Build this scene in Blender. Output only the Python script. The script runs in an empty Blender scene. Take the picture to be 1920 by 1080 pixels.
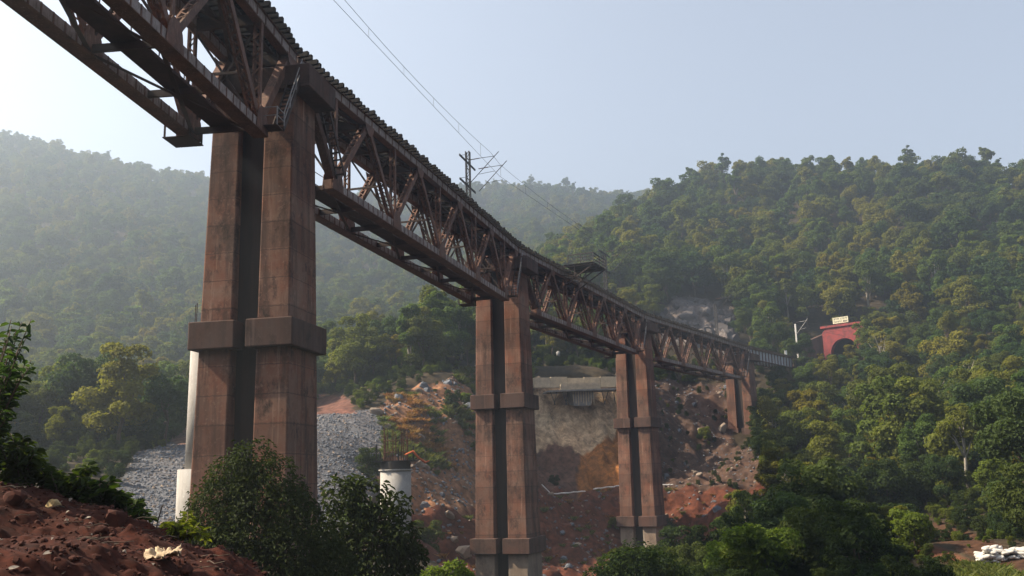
import bpy, math, random
import numpy as np
from mathutils import Vector, Matrix

random.seed(7); RNG = np.random.default_rng(7)
scene = bpy.context.scene
COL = scene.collection
R = math.radians

# ------------------------------------------------------------------ camera
F, PIT, ROL = 1782.84, 0.1996, 0.0273          # focal length in photo pixels, pitch up, roll
cam_d = bpy.data.cameras.new("camera"); cam = bpy.data.objects.new("camera", cam_d); COL.objects.link(cam)
cam_d.sensor_width = 36.0; cam_d.lens = 36.0 * F / 1920.0
cam_d.clip_start = 0.1; cam_d.clip_end = 20000
_r = Vector((1, 0, 0)); _u = Vector((0, -math.sin(PIT), math.cos(PIT))); _f = Vector((0, math.cos(PIT), math.sin(PIT)))
_R = math.cos(ROL) * _r - math.sin(ROL) * _u; _U = math.sin(ROL) * _r + math.cos(ROL) * _u
cam.matrix_world = Matrix(((_R.x, _U.x, -_f.x, 0), (_R.y, _U.y, -_f.y, 0), (_R.z, _U.z, -_f.z, 0), (0, 0, 0, 1)))
scene.camera = cam

# ------------------------------------------------------------------ sky and sun
SUN_AZ, SUN_EL = R(-87), R(42)                 # azimuth measured from +Y towards +X
world = bpy.data.worlds.new("World"); scene.world = world; world.use_nodes = True
wn = world.node_tree.nodes; wl = world.node_tree.links
sky = wn.new("ShaderNodeTexSky"); sky.sky_type = 'NISHITA'; sky.sun_disc = False
sky.sun_elevation = SUN_EL; sky.sun_rotation = SUN_AZ
sky.altitude = 300; sky.air_density = 1.0; sky.dust_density = 2.6; sky.ozone_density = 1.4
bg = wn["Background"]; bg.inputs[1].default_value = 0.105
hs = wn.new('ShaderNodeHueSaturation'); hs.inputs['Saturation'].default_value = .50; wl.new(sky.outputs[0], hs.inputs['Color']); wl.new(hs.outputs[0], bg.inputs[0])   # milky winter sky
sun_d = bpy.data.lights.new("sun", 'SUN'); sun_d.energy = 5.0; sun_d.angle = R(0.6); sun_d.color = (1.0, 0.84, 0.62)
sun = bpy.data.objects.new("sun", sun_d); COL.objects.link(sun)
_sd = Vector((math.sin(SUN_AZ) * math.cos(SUN_EL), math.cos(SUN_AZ) * math.cos(SUN_EL), math.sin(SUN_EL)))
sun.rotation_euler = _sd.to_track_quat('Z', 'Y').to_euler(); sun.location = (0, 0, 300)
vs = scene.view_settings; vs.view_transform = 'Standard'; vs.look = 'None'; vs.gamma = 1; vs.exposure = 1.25; vs.use_curve_mapping = False
scene.cycles.use_denoising = True
scene.cycles.max_bounces = 6; scene.cycles.diffuse_bounces = 2; scene.cycles.transmission_bounces = 3
scene.cycles.volume_bounces = 0; scene.cycles.caustics_reflective = False; scene.cycles.caustics_refractive = False

# ------------------------------------------------------------------ pixel <-> world helpers (survey of the photograph)
def ray(x, y):
    c, s = math.cos(ROL), math.sin(ROL); du, dv = x - 960, y - 540
    u = c * du - s * dv; v = s * du + c * dv
    d = (u / F, 1.0, -v / F)
    return np.array([d[0], math.cos(PIT) - d[2] * math.sin(PIT), math.sin(PIT) + d[2] * math.cos(PIT)])
def at(x, y, Y):
    d = ray(x, y); return d * (Y / d[1])
def proj(P):
    P = np.asarray(P, float); X, Y, Z = P[..., 0], P[..., 1], P[..., 2]
    yc = Y * math.cos(PIT) + Z * math.sin(PIT); zc = -Y * math.sin(PIT) + Z * math.cos(PIT)
    yc = np.where(yc < .1, .1, yc); u = F * X / yc; v = -F * zc / yc; c, s = math.cos(ROL), math.sin(ROL)
    return 960 + c * u + s * v, 540 - s * u + c * v

# ------------------------------------------------------------------ materials
def mat(name):
    m = bpy.data.materials.new(name); m.use_nodes = True
    return m, m.node_tree.nodes, m.node_tree.links, m.node_tree.nodes["Principled BSDF"]
def mixc(n, l, fac, a, b, mode='MIX'):
    x = n.new("ShaderNodeMix"); x.data_type = 'RGBA'; x.blend_type = mode
    for sock, v in ((x.inputs[0], fac), (x.inputs[6], a), (x.inputs[7], b)):
        if hasattr(v, 'is_linked'): l.new(v, sock)
        elif isinstance(v, (int, float)): sock.default_value = v
        else: sock.default_value = (*v, 1)
    return x.outputs[2]
def noise(n, l, vec, scale, detail=5, rough=.6):
    t = n.new("ShaderNodeTexNoise"); t.inputs['Scale'].default_value = scale
    t.inputs['Detail'].default_value = detail; t.inputs['Roughness'].default_value = rough
    if vec is not None: l.new(vec, t.inputs['Vector'])
    return t.outputs[0]
def ramp(n, l, fac, a, b):
    r = n.new("ShaderNodeMapRange"); r.inputs[1].default_value = a; r.inputs[2].default_value = b; l.new(fac, r.inputs[0])
    return r.outputs[0]
def coords(n, l, scale=(1, 1, 1), kind='Object'):
    tc = n.new("ShaderNodeTexCoord"); mp = n.new("ShaderNodeMapping"); mp.inputs[3].default_value = scale
    l.new(tc.outputs[kind], mp.inputs[0]); return mp.outputs[0]
def bump(n, l, p, h, strength=.4, dist=.1):
    b = n.new("ShaderNodeBump"); b.inputs[0].default_value = strength; b.inputs[1].default_value = dist
    l.new(h, b.inputs[2]); l.new(b.outputs[0], p.inputs['Normal'])
M = {}
def simple(name, col, rough=.8, vary=.35, scale=3.0, metal=0.0, bmp=.0, col2=None, stretch=(1, 1, 1)):
    m, n, l, p = mat(name); v = coords(n, l, stretch)
    f = noise(n, l, v, scale, 6, .65)
    c2 = col2 or tuple(c * (1 - vary) for c in col)
    c = mixc(n, l, ramp(n, l, f, .35, .68), c2, col); l.new(c, p.inputs['Base Color'])
    p.inputs['Roughness'].default_value = rough; p.inputs['Metallic'].default_value = metal
    p.inputs['Specular IOR Level'].default_value = .3
    if bmp: bump(n, l, p, noise(n, l, v, scale * 5, 6, .7), bmp, .05)
    M[name] = m; return m
# rusted steel: brown with darker blotches
def steel(name, a, b, c, k=.5):
    m, n, l, p = mat(name); v = coords(n, l)
    f1 = noise(n, l, v, 1.3, 6, .7); f2 = noise(n, l, coords(n, l, (6, 6, .8)), 2.0, 6, .7)
    x = mixc(n, l, ramp(n, l, f1, .35, .65), a, b)
    x = mixc(n, l, ramp(n, l, f2, k, k + .16), x, c)
    l.new(x, p.inputs['Base Color']); p.inputs['Roughness'].default_value = .72; p.inputs['Specular IOR Level'].default_value = .35
    bump(n, l, p, noise(n, l, v, 14, 5, .7), .25, .02); M[name] = m
steel('rust_steel', (.07, .036, .026), (.175, .078, .050), (.30, .18, .13), .54)
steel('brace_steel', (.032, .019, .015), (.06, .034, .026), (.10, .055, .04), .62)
steel('skylit_steel', (.20, .15, .135), (.36, .31, .29), (.075, .042, .032), .52)  # skylight on the outer chord faces put into a paler colour, plus rust streaks
steel('girder_paint', (.33, .33, .36), (.42, .43, .46), (.16, .13, .12), .60)
simple('sleeper_wood', (.020, .015, .013), .9, .5, 4)
simple('rail_steel', (.09, .06, .05), .45, .4, 6, .5)
simple('rail_paint', (.33, .31, .31), .6, .45, 5)
simple('mast_steel', (.06, .055, .055), .7, .4, 6)
simple('mast_white', (.62, .60, .58), .7, .3, 6)
simple('wire_metal', (.045, .045, .05), .6, .1, 6)
simple('insulator', (.10, .06, .05), .3, .2, 6)
simple('rebar_rust', (.12, .05, .03), .85, .4, 6)
simple('portal_red', (.32, .052, .05), .85, .55, .8, bmp=.2, col2=(.13, .038, .04))
simple('rock_grey', (.125, .11, .105), .92, .5, .5, bmp=.5, col2=(.085, .075, .075))
simple('portal_dark', (.02, .02, .022), .95, .3, 2)
simple('sign_cream', (.62, .58, .42), .7, .15, 3)
simple('ink', (.06, .055, .05), .8, .1, 5)
simple('cream_concrete', (.60, .49, .35), .9, .35, 1.1, bmp=.2)
simple('formwork_grey', (.30, .29, .28), .85, .35, 1.5)
simple('dark_formwork', (.045, .038, .036), .8, .3, 3)
simple('orange_cloth', (.55, .13, .05), .9, .3, 4)
simple('white_sack', (.52, .50, .47), .85, .12, 5, bmp=.2)
simple('litter_cream', (.50, .38, .25), .75, .25, 9)
simple('dry_leaf', (.27, .23, .19), .8, .2, 12)
simple('bark', (.13, .10, .075), .9, .45, 4, bmp=.3)
simple('pale_bark', (.30, .27, .23), .9, .35, 4)
simple('clod', (.075, .021, .013), .95, .5, 3, bmp=.3)
simple('stone_grey', (.150, .163, .190), .9, .35, 2.2, bmp=.3)
simple('stone_tan', (.30, .235, .185), .9, .4, 1.6, bmp=.3)
simple('stone_yellow', (.45, .33, .16), .9, .4, 6, bmp=.3)
simple('ballast', (.10, .085, .07), .95, .5, 2.5, bmp=.4)
simple('white_paint', (.75, .74, .72), .7, .2, 4)

# stained pier concrete: horizontal casting lifts, vertical streaks, red-brown dust
def pier_concrete(name, base, red, dark, lift=1.55):
    m, n, l, p = mat(name); v = coords(n, l)
    big = noise(n, l, v, .45, 6, .65); streak = noise(n, l, coords(n, l, (1.1, 1.1, .13)), 1.1, 7, .62)
    fine = noise(n, l, v, 5, 7, .7)
    c = mixc(n, l, ramp(n, l, big, .36, .62), base, red)
    c = mixc(n, l, ramp(n, l, streak, .46, .70), c, dark)
    blot = noise(n, l, coords(n, l, (1, 1, .6)), .8, 8, .75); c = mixc(n, l, ramp(n, l, blot, .52, .66), c, tuple(x * .75 for x in dark))
    c = mixc(n, l, ramp(n, l, fine, .55, .8), c, tuple(x * 1.5 for x in base))
    lime = noise(n, l, coords(n, l, (1.8, 1.8, .10)), 1.3, 5, .55)
    c = mixc(n, l, ramp(n, l, lime, .62, .76), c, tuple(min(.6, x * 1.9) for x in base))
    sep = n.new("ShaderNodeSeparateXYZ"); l.new(v, sep.inputs[0])
    md = n.new("ShaderNodeMath"); md.operation = 'PINGPONG'; md.inputs[1].default_value = lift / 2
    wob = n.new("ShaderNodeMath"); wob.operation = 'MULTIPLY_ADD'; wob.inputs[1].default_value = .18; l.new(fine, wob.inputs[0]); l.new(sep.outputs[2], wob.inputs[2])
    l.new(wob.outputs[0], md.inputs[0])
    joint = ramp(n, l, md.outputs[0], .0, .045)
    c = mixc(n, l, joint, mixc(n, l, .75, c, dark), c)
    lev = n.new("ShaderNodeMath"); lev.operation = 'SNAP'; lev.inputs[1].default_value = lift; l.new(sep.outputs[2], lev.inputs[0])
    wn_ = n.new("ShaderNodeTexWhiteNoise"); wn_.noise_dimensions = '1D'; l.new(lev.outputs[0], wn_.inputs['W'])
    c = mixc(n, l, ramp(n, l, wn_.outputs[0], -1.2, 1.6), tuple(x * .8 for x in dark), c)
    l.new(c, p.inputs['Base Color']); p.inputs['Roughness'].default_value = .92; p.inputs['Specular IOR Level'].default_value = .2
    ad = n.new("ShaderNodeMath"); ad.operation = 'MULTIPLY_ADD'; ad.inputs[1].default_value = .6; l.new(fine, ad.inputs[0]); l.new(joint, ad.inputs[2])
    bump(n, l, p, ad.outputs[0], .35, .04); M[name] = m
pier_concrete('pier_concrete', (.29, .18, .135), (.27, .105, .062), (.055, .034, .028))
pier_concrete('collar_concrete', (.15, .10, .085), (.15, .072, .052), (.055, .037, .032), 3.1)
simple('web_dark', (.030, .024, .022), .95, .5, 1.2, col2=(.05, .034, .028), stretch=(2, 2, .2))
pier_concrete('base_concrete', (.42, .35, .27), (.36, .26, .19), (.20, .15, .12), 4.0)
pier_concrete('new_concrete', (.50, .49, .48), (.44, .41, .37), (.36, .34, .32), 2.4)

# foliage: reflecting + translucent, per-leaf tint, per-plant random
def foliage(name, c0, c1, c2, trans=.42):
    m, n, l, p = mat(name)
    at_ = n.new("ShaderNodeAttribute"); at_.attribute_name = 'tint'; oi = n.new("ShaderNodeObjectInfo")
    a = mixc(n, l, at_.outputs['Fac'], c0, c1)
    rr = n.new("ShaderNodeMath"); rr.operation = 'POWER'; rr.inputs[1].default_value = 1.6; l.new(oi.outputs['Random'], rr.inputs[0])
    a = mixc(n, l, rr.outputs[0], a, mixc(n, l, at_.outputs['Fac'], tuple(x * .55 for x in c2), c2))
    l.new(a, p.inputs['Base Color']); p.inputs['Roughness'].default_value = .75; p.inputs['Specular IOR Level'].default_value = .14
    tr = n.new("ShaderNodeBsdfTranslucent")
    l.new(mixc(n, l, 1.0, a, (1.25, 1.3, .55), 'MULTIPLY'), tr.inputs[0])
    mx = n.new("ShaderNodeMixShader"); mx.inputs[0].default_value = trans
    l.new(p.outputs[0], mx.inputs[1]); l.new(tr.outputs[0], mx.inputs[2])
    l.new(mx.outputs[0], n["Material Output"].inputs[0]); M[name] = m
foliage('leaf_forest', (.020, .048, .016), (.102, .156, .031), (.215, .198, .030))
foliage('leaf_dark', (.014, .036, .016), (.058, .102, .030), (.11, .125, .028), .4)
foliage('leaf_yellow', (.07, .085, .012), (.17, .17, .022), (.20, .16, .02), .5)
foliage('leaf_bush', (.010, .022, .009), (.042, .070, .017), (.085, .11, .022), .4)
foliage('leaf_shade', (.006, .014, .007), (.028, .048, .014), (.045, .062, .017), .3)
foliage('leaf_bright', (.05, .09, .015), (.14, .19, .03), (.16, .18, .03), .5)
foliage('grass_green', (.06, .085, .022), (.13, .16, .04), (.15, .15, .05), .35)
foliage('grass_orange', (.20, .085, .04), (.34, .17, .075), (.30, .20, .08), .35)

# terrain: vertex colour zones (the ground's own colours, one darkened for shade) broken up by noise
def terrain_material(name, attr, sc):
    m, n, l, p = mat(name); v = coords(n, l)
    a = n.new("ShaderNodeAttribute"); a.attribute_name = attr
    f = noise(n, l, v, .9 * sc, 9, .72); g = noise(n, l, v, .11 * sc, 5, .6)
    c = mixc(n, l, ramp(n, l, f, .34, .66), mixc(n, l, 1.0, a.outputs[0], (.34, .32, .32), 'MULTIPLY'), a.outputs[0])
    c = mixc(n, l, ramp(n, l, g, .40, .65), c, mixc(n, l, 1.0, c, (1.25, 1.12, 1.05), 'MULTIPLY'))
    v2 = n.new('ShaderNodeTexVoronoi'); v2.inputs['Scale'].default_value = 2.3 * sc; l.new(v, v2.inputs['Vector'])
    sp = n.new('ShaderNodeSeparateColor'); l.new(v2.outputs[1], sp.inputs[0]); gr = n.new('ShaderNodeCombineColor'); mr = ramp(n, l, sp.outputs[0], -.9, .75)
    for q_ in range(3): l.new(mr, gr.inputs[q_])
    c = mixc(n, l, .75, c, mixc(n, l, 1.0, c, gr.outputs[0], 'MULTIPLY'))
    l.new(c, p.inputs['Base Color']); p.inputs['Roughness'].default_value = .95; p.inputs['Specular IOR Level'].default_value = .15
    vo = n.new("ShaderNodeTexVoronoi"); vo.inputs['Scale'].default_value = 1.6 * sc; l.new(v, vo.inputs['Vector'])
    ad = n.new("ShaderNodeMath"); ad.operation = 'MULTIPLY_ADD'; ad.inputs[1].default_value = -.6
    l.new(vo.outputs[0], ad.inputs[0]); l.new(f, ad.inputs[2])
    bump(n, l, p, ad.outputs[0], 1.0, 1.0 / sc); M[name] = m
terrain_material('terrain', 'zone', 1.0)
terrain_material('mound_soil', 'zone', 9.0)

# ------------------------------------------------------------------ object helpers
def link(o, parent=None):
    COL.objects.link(o)
    if parent is not None: o.parent = parent
    return o
def tag(o, label=None, cat=None, group=None, kind=None):
    if label: o['label'] = label
    if cat: o['category'] = cat
    if group: o['group'] = group
    if kind: o['kind'] = kind
    return o
def empty(name, loc=(0, 0, 0), rz=0.0):
    o = bpy.data.objects.new(name, None); o.location = loc; o.rotation_euler = (0, 0, rz); o.empty_display_size = .5
    COL.objects.link(o); return o
class MB:
    """collects boxes, bars and tubes for ONE mesh"""
    def __init__(s): s.v = []; s.f = []
    def hexa(s, c):
        b = len(s.v); s.v += [tuple(p) for p in c]
        s.f += [tuple(b + i for i in q) for q in ((0, 3, 2, 1), (4, 5, 6, 7), (0, 1, 5, 4), (1, 2, 6, 5), (2, 3, 7, 6), (3, 0, 4, 7))]; return s
    def box(s, x0, x1, y0, y1, z0, z1):
        return s.hexa([(x0, y0, z0), (x1, y0, z0), (x1, y1, z0), (x0, y1, z0), (x0, y0, z1), (x1, y0, z1), (x1, y1, z1), (x0, y1, z1)])
    def bar(s, p, q, w, h, side=(1, 0, 0)):
        p = Vector(p); q = Vector(q); d = (q - p).normalized(); a = Vector(side); a = (a - d * a.dot(d))
        if a.length < 1e-4: a = d.orthogonal()
        a = a.normalized() * (w / 2); b = d.cross(a).normalized() * (h / 2)
        return s.hexa([p - a - b, p + a - b, p + a + b, p - a + b, q - a - b, q + a - b, q + a + b, q - a + b])
    def tube(s, pts, rad, n=6, cap=True):
        pts = [Vector(p) for p in pts]; rs = rad if isinstance(rad, (list, tuple)) else [rad] * len(pts)
        b0 = len(s.v)
        for i, p in enumerate(pts):
            d = (pts[min(i + 1, len(pts) - 1)] - pts[max(i - 1, 0)]).normalized()
            a = d.cross(Vector((.13, .31, .94))); a = a.normalized() if a.length > 1e-3 else d.orthogonal().normalized(); b = d.cross(a)
            for k in range(n):
                t = 2 * math.pi * k / n; s.v.append(tuple(p + (a * math.cos(t) + b * math.sin(t)) * rs[i]))
        for i in range(len(pts) - 1):
            for k in range(n):
                k2 = (k + 1) % n; s.f.append((b0 + i * n + k, b0 + i * n + k2, b0 + (i + 1) * n + k2, b0 + (i + 1) * n + k))
        if cap:
            s.f.append(tuple(b0 + k for k in reversed(range(n)))); s.f.append(tuple(b0 + (len(pts) - 1) * n + k for k in range(n)))
        return s
    def mesh(s, name, material, smooth=False):
        me = bpy.data.meshes.new(name); me.from_pydata(s.v, [], s.f); me.materials.append(M[material])
        if smooth: me.polygons.foreach_set('use_smooth', [True] * len(me.polygons))
        me.update(); return me
    def build(s, name, material, parent=None, smooth=False):
        return link(bpy.data.objects.new(name, s.mesh(name, material, smooth)), parent)
def inst(name, me, parent=None, loc=(0, 0, 0), rot=(0, 0, 0), sc=(1, 1, 1)):
    o = bpy.data.objects.new(name, me); o.location = loc; o.rotation_euler = rot; o.scale = sc
    return link(o, parent)
def copy_tree(o, parent=None):
    c = o.copy(); COL.objects.link(c); c.parent = parent
    for ch in o.children: copy_tree(ch, c)
    return c
def quads_mesh(name, V, Q, material, tint=None, smooth=False):
    """V (n,3), Q (m,4) index array -> mesh, fast"""
    me = bpy.data.meshes.new(name); n, m = len(V), len(Q); k = Q.shape[1]
    me.vertices.add(n); me.vertices.foreach_set('co', np.asarray(V, np.float32).ravel())
    me.loops.add(m * k); me.loops.foreach_set('vertex_index', np.asarray(Q, np.int32).ravel())
    me.polygons.add(m); me.polygons.foreach_set('loop_start', np.arange(m, dtype=np.int32) * k)
    me.materials.append(M[material])
    if smooth: me.polygons.foreach_set('use_smooth', np.ones(m, bool))
    if tint is not None:
        at_ = me.attributes.new('tint', 'FLOAT', 'POINT'); at_.data.foreach_set('value', np.asarray(tint, np.float32))
    me.update(calc_edges=True); me.validate(); return me
def vnoise(P, seed=0):
    """value noise on (n,d) points, -1..1"""
    P = np.asarray(P, float); d = P.shape[1]; i0 = np.floor(P).astype(np.int64); f = P - i0; f = f * f * (3 - 2 * f)
    out = np.zeros(len(P))
    for c in range(1 << d):
        o = np.array([(c >> k) & 1 for k in range(d)]); q = i0 + o
        h = (q * np.array([374761393, 668265263, 2147483647][:d])).sum(1) + seed * 1274126177
        h = (h ^ (h >> 13)) * 1274126177; h = h ^ (h >> 16); r = (h & 0xffff) / 32767.5 - 1
        out += r * np.prod(np.where(o, f, 1 - f), axis=1)
    return out
def fbm(P, seed=0, octv=5, gain=.5):
    s = np.zeros(len(P)); a = 1.0; P = np.asarray(P, float)
    for k in range(octv): s += a * vnoise(P * 2 ** k, seed + k); a *= gain
    return s

# ------------------------------------------------------------------ bridge survey
H, D, PANEL, L = 24.104, 6.0, 9.66, 49.25
E_ = (L - 4 * PANEL) / 2
HEAD = {1: .1119, 2: .2637, 3: .4049, 4: .5538}
J = {2: np.array([-12.297, 51.279]), 3: np.array([.512, 98.846]), 4: np.array([19.887, 144.138])}
def dirv(a): return np.array([math.sin(a), math.cos(a)])
def latv(a): return np.array([math.cos(a), -math.sin(a)])
J[1] = J[2] - dirv(HEAD[1]) * L
J[5] = J[4] + dirv(HEAD[4]) * L
W = 3.6                                       # distance between the two trusses
LATC = -1.75                                  # lateral centre of the bridge (near truss line = 0)
def path(s):
    """point on the near-truss line, s metres from joint 1; beyond joint 5 the line curves on to the tunnel"""
    i = int(s // L)
    if i < 4:
        a = HEAD[i + 1]; return J[i + 1] + dirv(a) * (s - i * L), a
    t = s - 4 * L; a = .60 + .0029 * t
    return J[5] + dirv(.60 + .0029 * t / 2) * t, a
def bridge_pt(s, lat, z):
    p, a = path(s); q = p + latv(a) * lat; return (q[0], q[1], z)
PATHS = np.array([(*(path(s)[0] + latv(path(s)[1]) * LATC), s) for s in np.arange(0, 4 * L + 62, 2.0)])

# ------------------------------------------------------------------ terrain
G = [at(*g) for g in (
 (330, 965, 75), (260, 855, 100), (350, 832, 112), (300, 905, 88), (650, 890, 95), (605, 778, 125), (690, 772, 130), (640, 830, 110), (620, 960, 85), (700, 900, 103),
 (620, 760, 150), (430, 800, 140), (250, 835, 128), (500, 775, 150), (480, 820, 118),
 (760, 765, 135), (860, 705, 148), (880, 800, 138), (800, 870, 122), (850, 950, 112), (800, 1020, 103), (860, 1078, 95), (750, 960, 106),
 (1010, 712, 174), (1150, 700, 178), (1080, 706, 176), (1000, 695, 190), (1130, 685, 196), (930, 690, 168),
 (1000, 760, 171), (1150, 750, 174), (1075, 755, 172), (1050, 872, 161), (1130, 872, 161), (1000, 880, 160), (1030, 918, 156), (1150, 910, 158), (1250, 905, 158), (1350, 912, 152),
 (1030, 926, 152), (1150, 918, 153), (1080, 990, 140), (1000, 1060, 124), (1100, 1078, 121), (1200, 1050, 136), (1290, 985, 146), (950, 990, 130),
 (1300, 795, 184), (1260, 865, 172), (1385, 828, 183), (1340, 875, 170), (1440, 865, 160), (1300, 718, 205), (1220, 705, 205),
 (1480, 692, 206), (1440, 735, 194), (1560, 690, 236), (1515, 682, 222), (1500, 785, 180), (1610, 694, 240),
 (1290, 625, 236), (1290, 575, 246),
 (1600, 800, 180), (1600, 900, 140), (1600, 1000, 108), (1500, 1010, 106), (1450, 1075, 84), (1600, 1078, 84), (1350, 1040, 112),
 (1720, 1018, 72), (1830, 1054, 63), (1915, 1078, 57), (1900, 1020, 74), (1900, 930, 98), (1900, 840, 130), (1900, 740, 165), (1900, 640, 205), (1900, 540, 250), (1900, 420, 310), (1900, 340, 350),
 (1750, 930, 112), (1750, 840, 148), (1750, 740, 190), (1750, 630, 230),
 (1600, 580, 250), (1600, 500, 292), (1600, 405, 330), (1600, 345, 365),
 (1400, 600, 252), (1400, 500, 305), (1400, 415, 350), (1380, 356, 400), (1450, 345, 385),
 (1250, 560, 258), (1250, 475, 308), (1250, 420, 355), (1250, 392, 385),
 (1150, 590, 245), (1150, 515, 288), (1150, 450, 335), (1080, 620, 232), (1080, 540, 268), (1085, 480, 305), (1010, 655, 218), (1020, 600, 240), (1035, 540, 262),
 (0, 264, 650), (0, 410, 500), (0, 560, 380), (0, 720, 270), (0, 820, 200), (0, 890, 130), (-300, 330, 600), (-300, 600, 330), (-300, 800, 180),
 (200, 326, 640), (200, 460, 470), (200, 615, 340), (200, 740, 240), (200, 835, 160),
 (400, 374, 630), (400, 490, 470), (400, 640, 330), (400, 760, 220),
 (560, 385, 690), (700, 392, 720), (900, 368, 800), (1000, 370, 830), (1150, 388, 850), (1280, 380, 900),
 (600, 490, 520), (600, 615, 360), (600, 715, 230), (750, 490, 560), (750, 615, 380), (750, 705, 240), (880, 460, 620), (880, 575, 430), (880, 655, 270), (960, 640, 300), (990, 540, 420), (1000, 455, 560),
)]
G += [np.array(p, float) for p in (
 (0, -22, 4), (0, -60, 45), (-70, -60, 50), (60, -70, 35), (0, -160, 120), (-160, -120, 90), (160, -170, 70), (0, 0, -1.75), (-8, 6, -1.9), (6, 6, -2.6), (0, 14, -3.2), (-10, 17, -2.4), (10, 20, -4.5), (-20, 30, -2.6), (0, 30, -4.6), (-12, 51, -4.2), (15, 45, -6.2), (30, 40, -6), (-40, 10, 0), (-60, 60, 3), (40, 0, -2), (80, 20, -1),  # leading points: unseen hill behind the camera, added to darken the pier fronts
 (0, 97, -12.5), (8, 115, -13), (20, 144, -11.5), (-6, 70, -7), (20, 80, -10.5), (30, 110, -11), (-16, 70, -3.5),
 (0, 1300, 90), (-700, 1200, 140), (700, 1200, 110), (400, 560, 60), (600, 380, 120), (250, 520, 95), (450, 200, 60), (300, 60, 20), (-450, 300, 120), (-400, 0, 30), (-900, 600, 150), (900, 800, 90), (0, -400, 120), (600, -200, 60), (-600, -300, 100))]
G = np.array(G); GX = G[:, :2]; GZ = G[:, 2]
_K = np.sqrt(((GX[:, None] - GX[None]) ** 2).sum(-1) + 9.0)
_A = np.block([[_K + np.eye(len(G)) * -.6, np.c_[np.ones(len(G)), GX / 100]], [np.r_[np.ones((1, len(G))), GX.T / 100], np.zeros((3, 3))]])
_wt = np.linalg.solve(_A, np.r_[GZ, 0, 0, 0])
def ground_raw(XY):
    XY = np.atleast_2d(np.asarray(XY, float)); out = np.empty(len(XY))
    for i in range(0, len(XY), 20000):
        q = XY[i:i + 20000]; k = np.sqrt(((q[:, None] - GX[None]) ** 2).sum(-1) + 9.0)
        out[i:i + 20000] = k @ _wt[:len(G)] + _wt[-3] + (q / 100) @ _wt[-2:]
    return out
def ground(XY):
    XY = np.atleast_2d(np.asarray(XY, float)); z = ground_raw(XY)
    r = np.hypot(XY[:, 0], XY[:, 1]); amp = np.clip((r - 45) / 120, 0, 1)
    z = z + fbm(XY / 14, 3, 5, .55) * .8 * amp + fbm(XY / 70, 9, 3) * 2.5 * np.clip((r - 260) / 200, 0, 1)
    far = np.clip((r - 1250) / 700, 0, 1); return z * (1 - far) + 40 * far
def gz(x, y): return float(ground([(x, y)])[0])

def inpoly(px, py, poly):
    poly = np.array(poly, float); c = np.zeros(len(px), bool); j = len(poly) - 1
    for i in range(len(poly)):
        xi, yi = poly[i]; xj, yj = poly[j]
        t = ((yi > py) != (yj > py)) & (px < (xj - xi) * (py - yi) / (yj - yi + 1e-9) + xi); c ^= t; j = i
    return c
ZONES = [  # name, outline as surveyed, depth range, colour of the ground there
 ('red_low', [(760, 955), (900, 930), (1000, 915), (1250, 900), (1440, 880), (1440, 1010), (1330, 1090), (740, 1100)], (85, 170), (.135, .050, .030)),
 ('rocky', [(700, 765), (885, 688), (1000, 690), (1000, 940), (880, 965), (770, 965), (700, 890)], (90, 180), (.30, .165, .095)),
 ('gravel', [(205, 965), (250, 850), (345, 828), (480, 795), (600, 770), (700, 768), (722, 805), (715, 880), (690, 960), (640, 1010), (230, 1010)], (65, 140), (.17, .175, .19)),
 ('cliff', [(995, 712), (1175, 702), (1175, 800), (1095, 845), (995, 838)], (150, 195), (.56, .42, .27)),
 ('slump', [(995, 832), (1095, 845), (1090, 915), (995, 926)], (145, 180), (.17, .095, .07)),
 ('orange', [(1085, 850), (1175, 775), (1200, 910), (1080, 915)], (145, 185), (.36, .15, .045)),
 ('rocky_right', [(1215, 715), (1370, 720), (1380, 835), (1440, 870), (1420, 925), (1215, 920)], (150, 210), (.105, .068, .052)),  # brown lowered to carry the shade of hill and bridge
 ('rock_face', [(1225, 590), (1270, 555), (1350, 545), (1372, 590), (1370, 660), (1230, 640)], (225, 262), (.19, .165, .155)),
 ('red_bank', [(590, 735), (650, 742), (668, 775), (590, 778)], (128, 200), (.17, .085, .065)),
 ('red_bank_left', [(300, 808), (375, 790), (375, 835), (330, 835)], (105, 160), (.20, .12, .09)),
 ('path', [(1685, 1006), (1780, 1030), (1935, 1090), (1935, 1100), (1800, 1056), (1685, 1020)], (50, 90), (.17, .075, .042)),
 ('path_bank', [(1690, 965), (1790, 985), (1935, 1040), (1935, 1085), (1780, 1022), (1690, 1004)], (55, 95), (.09, .048, .028)),
 ('verge', [(1790, 1055), (1935, 1085), (1935, 1140), (1760, 1140)], (45, 72), (.12, .11, .03)),
]
def zone_of(P, jitter=7):
    px, py = proj(P); j = np.c_[P[:, :2] / 5.0]
    px = px + vnoise(j, 21) * jitter + vnoise(j * 3, 23) * jitter * .5; py = py + vnoise(j, 22) * jitter * .7 + vnoise(j * 3, 24) * jitter * .4
    z = np.full(len(P), -1)
    for k, (nm, poly, (y0, y1), c) in enumerate(ZONES):
        ok = (P[:, 1] > y0) & (P[:, 1] < y1) & inpoly(px, py, poly); z[ok] = k
    return z
ZI = {z[0]: i for i, z in enumerate(ZONES)}
def axis(parts):
    out = [parts[0][0]]
    for a, b, st in parts:
        n = max(1, int(round((b - a) / st))); out += list(a + (b - a) * (np.arange(n) + 1) / n)
    return np.array(out)
xs = axis([(-2600, -700, 190), (-700, -260, 22), (-260, -60, 7), (-60, -35, 1.0), (-35, 56, .5), (56, 75, 1.0), (75, 330, 6), (330, 800, 24), (800, 2600, 180)])
ys = axis([(-1500, -100, 140), (-100, 0, 12), (0, 60, 3), (60, 92, 1.0), (92, 200, .55), (200, 205, 1.0), (205, 268, 1.8), (268, 420, 5), (420, 950, 11), (950, 2600, 150)])
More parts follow.
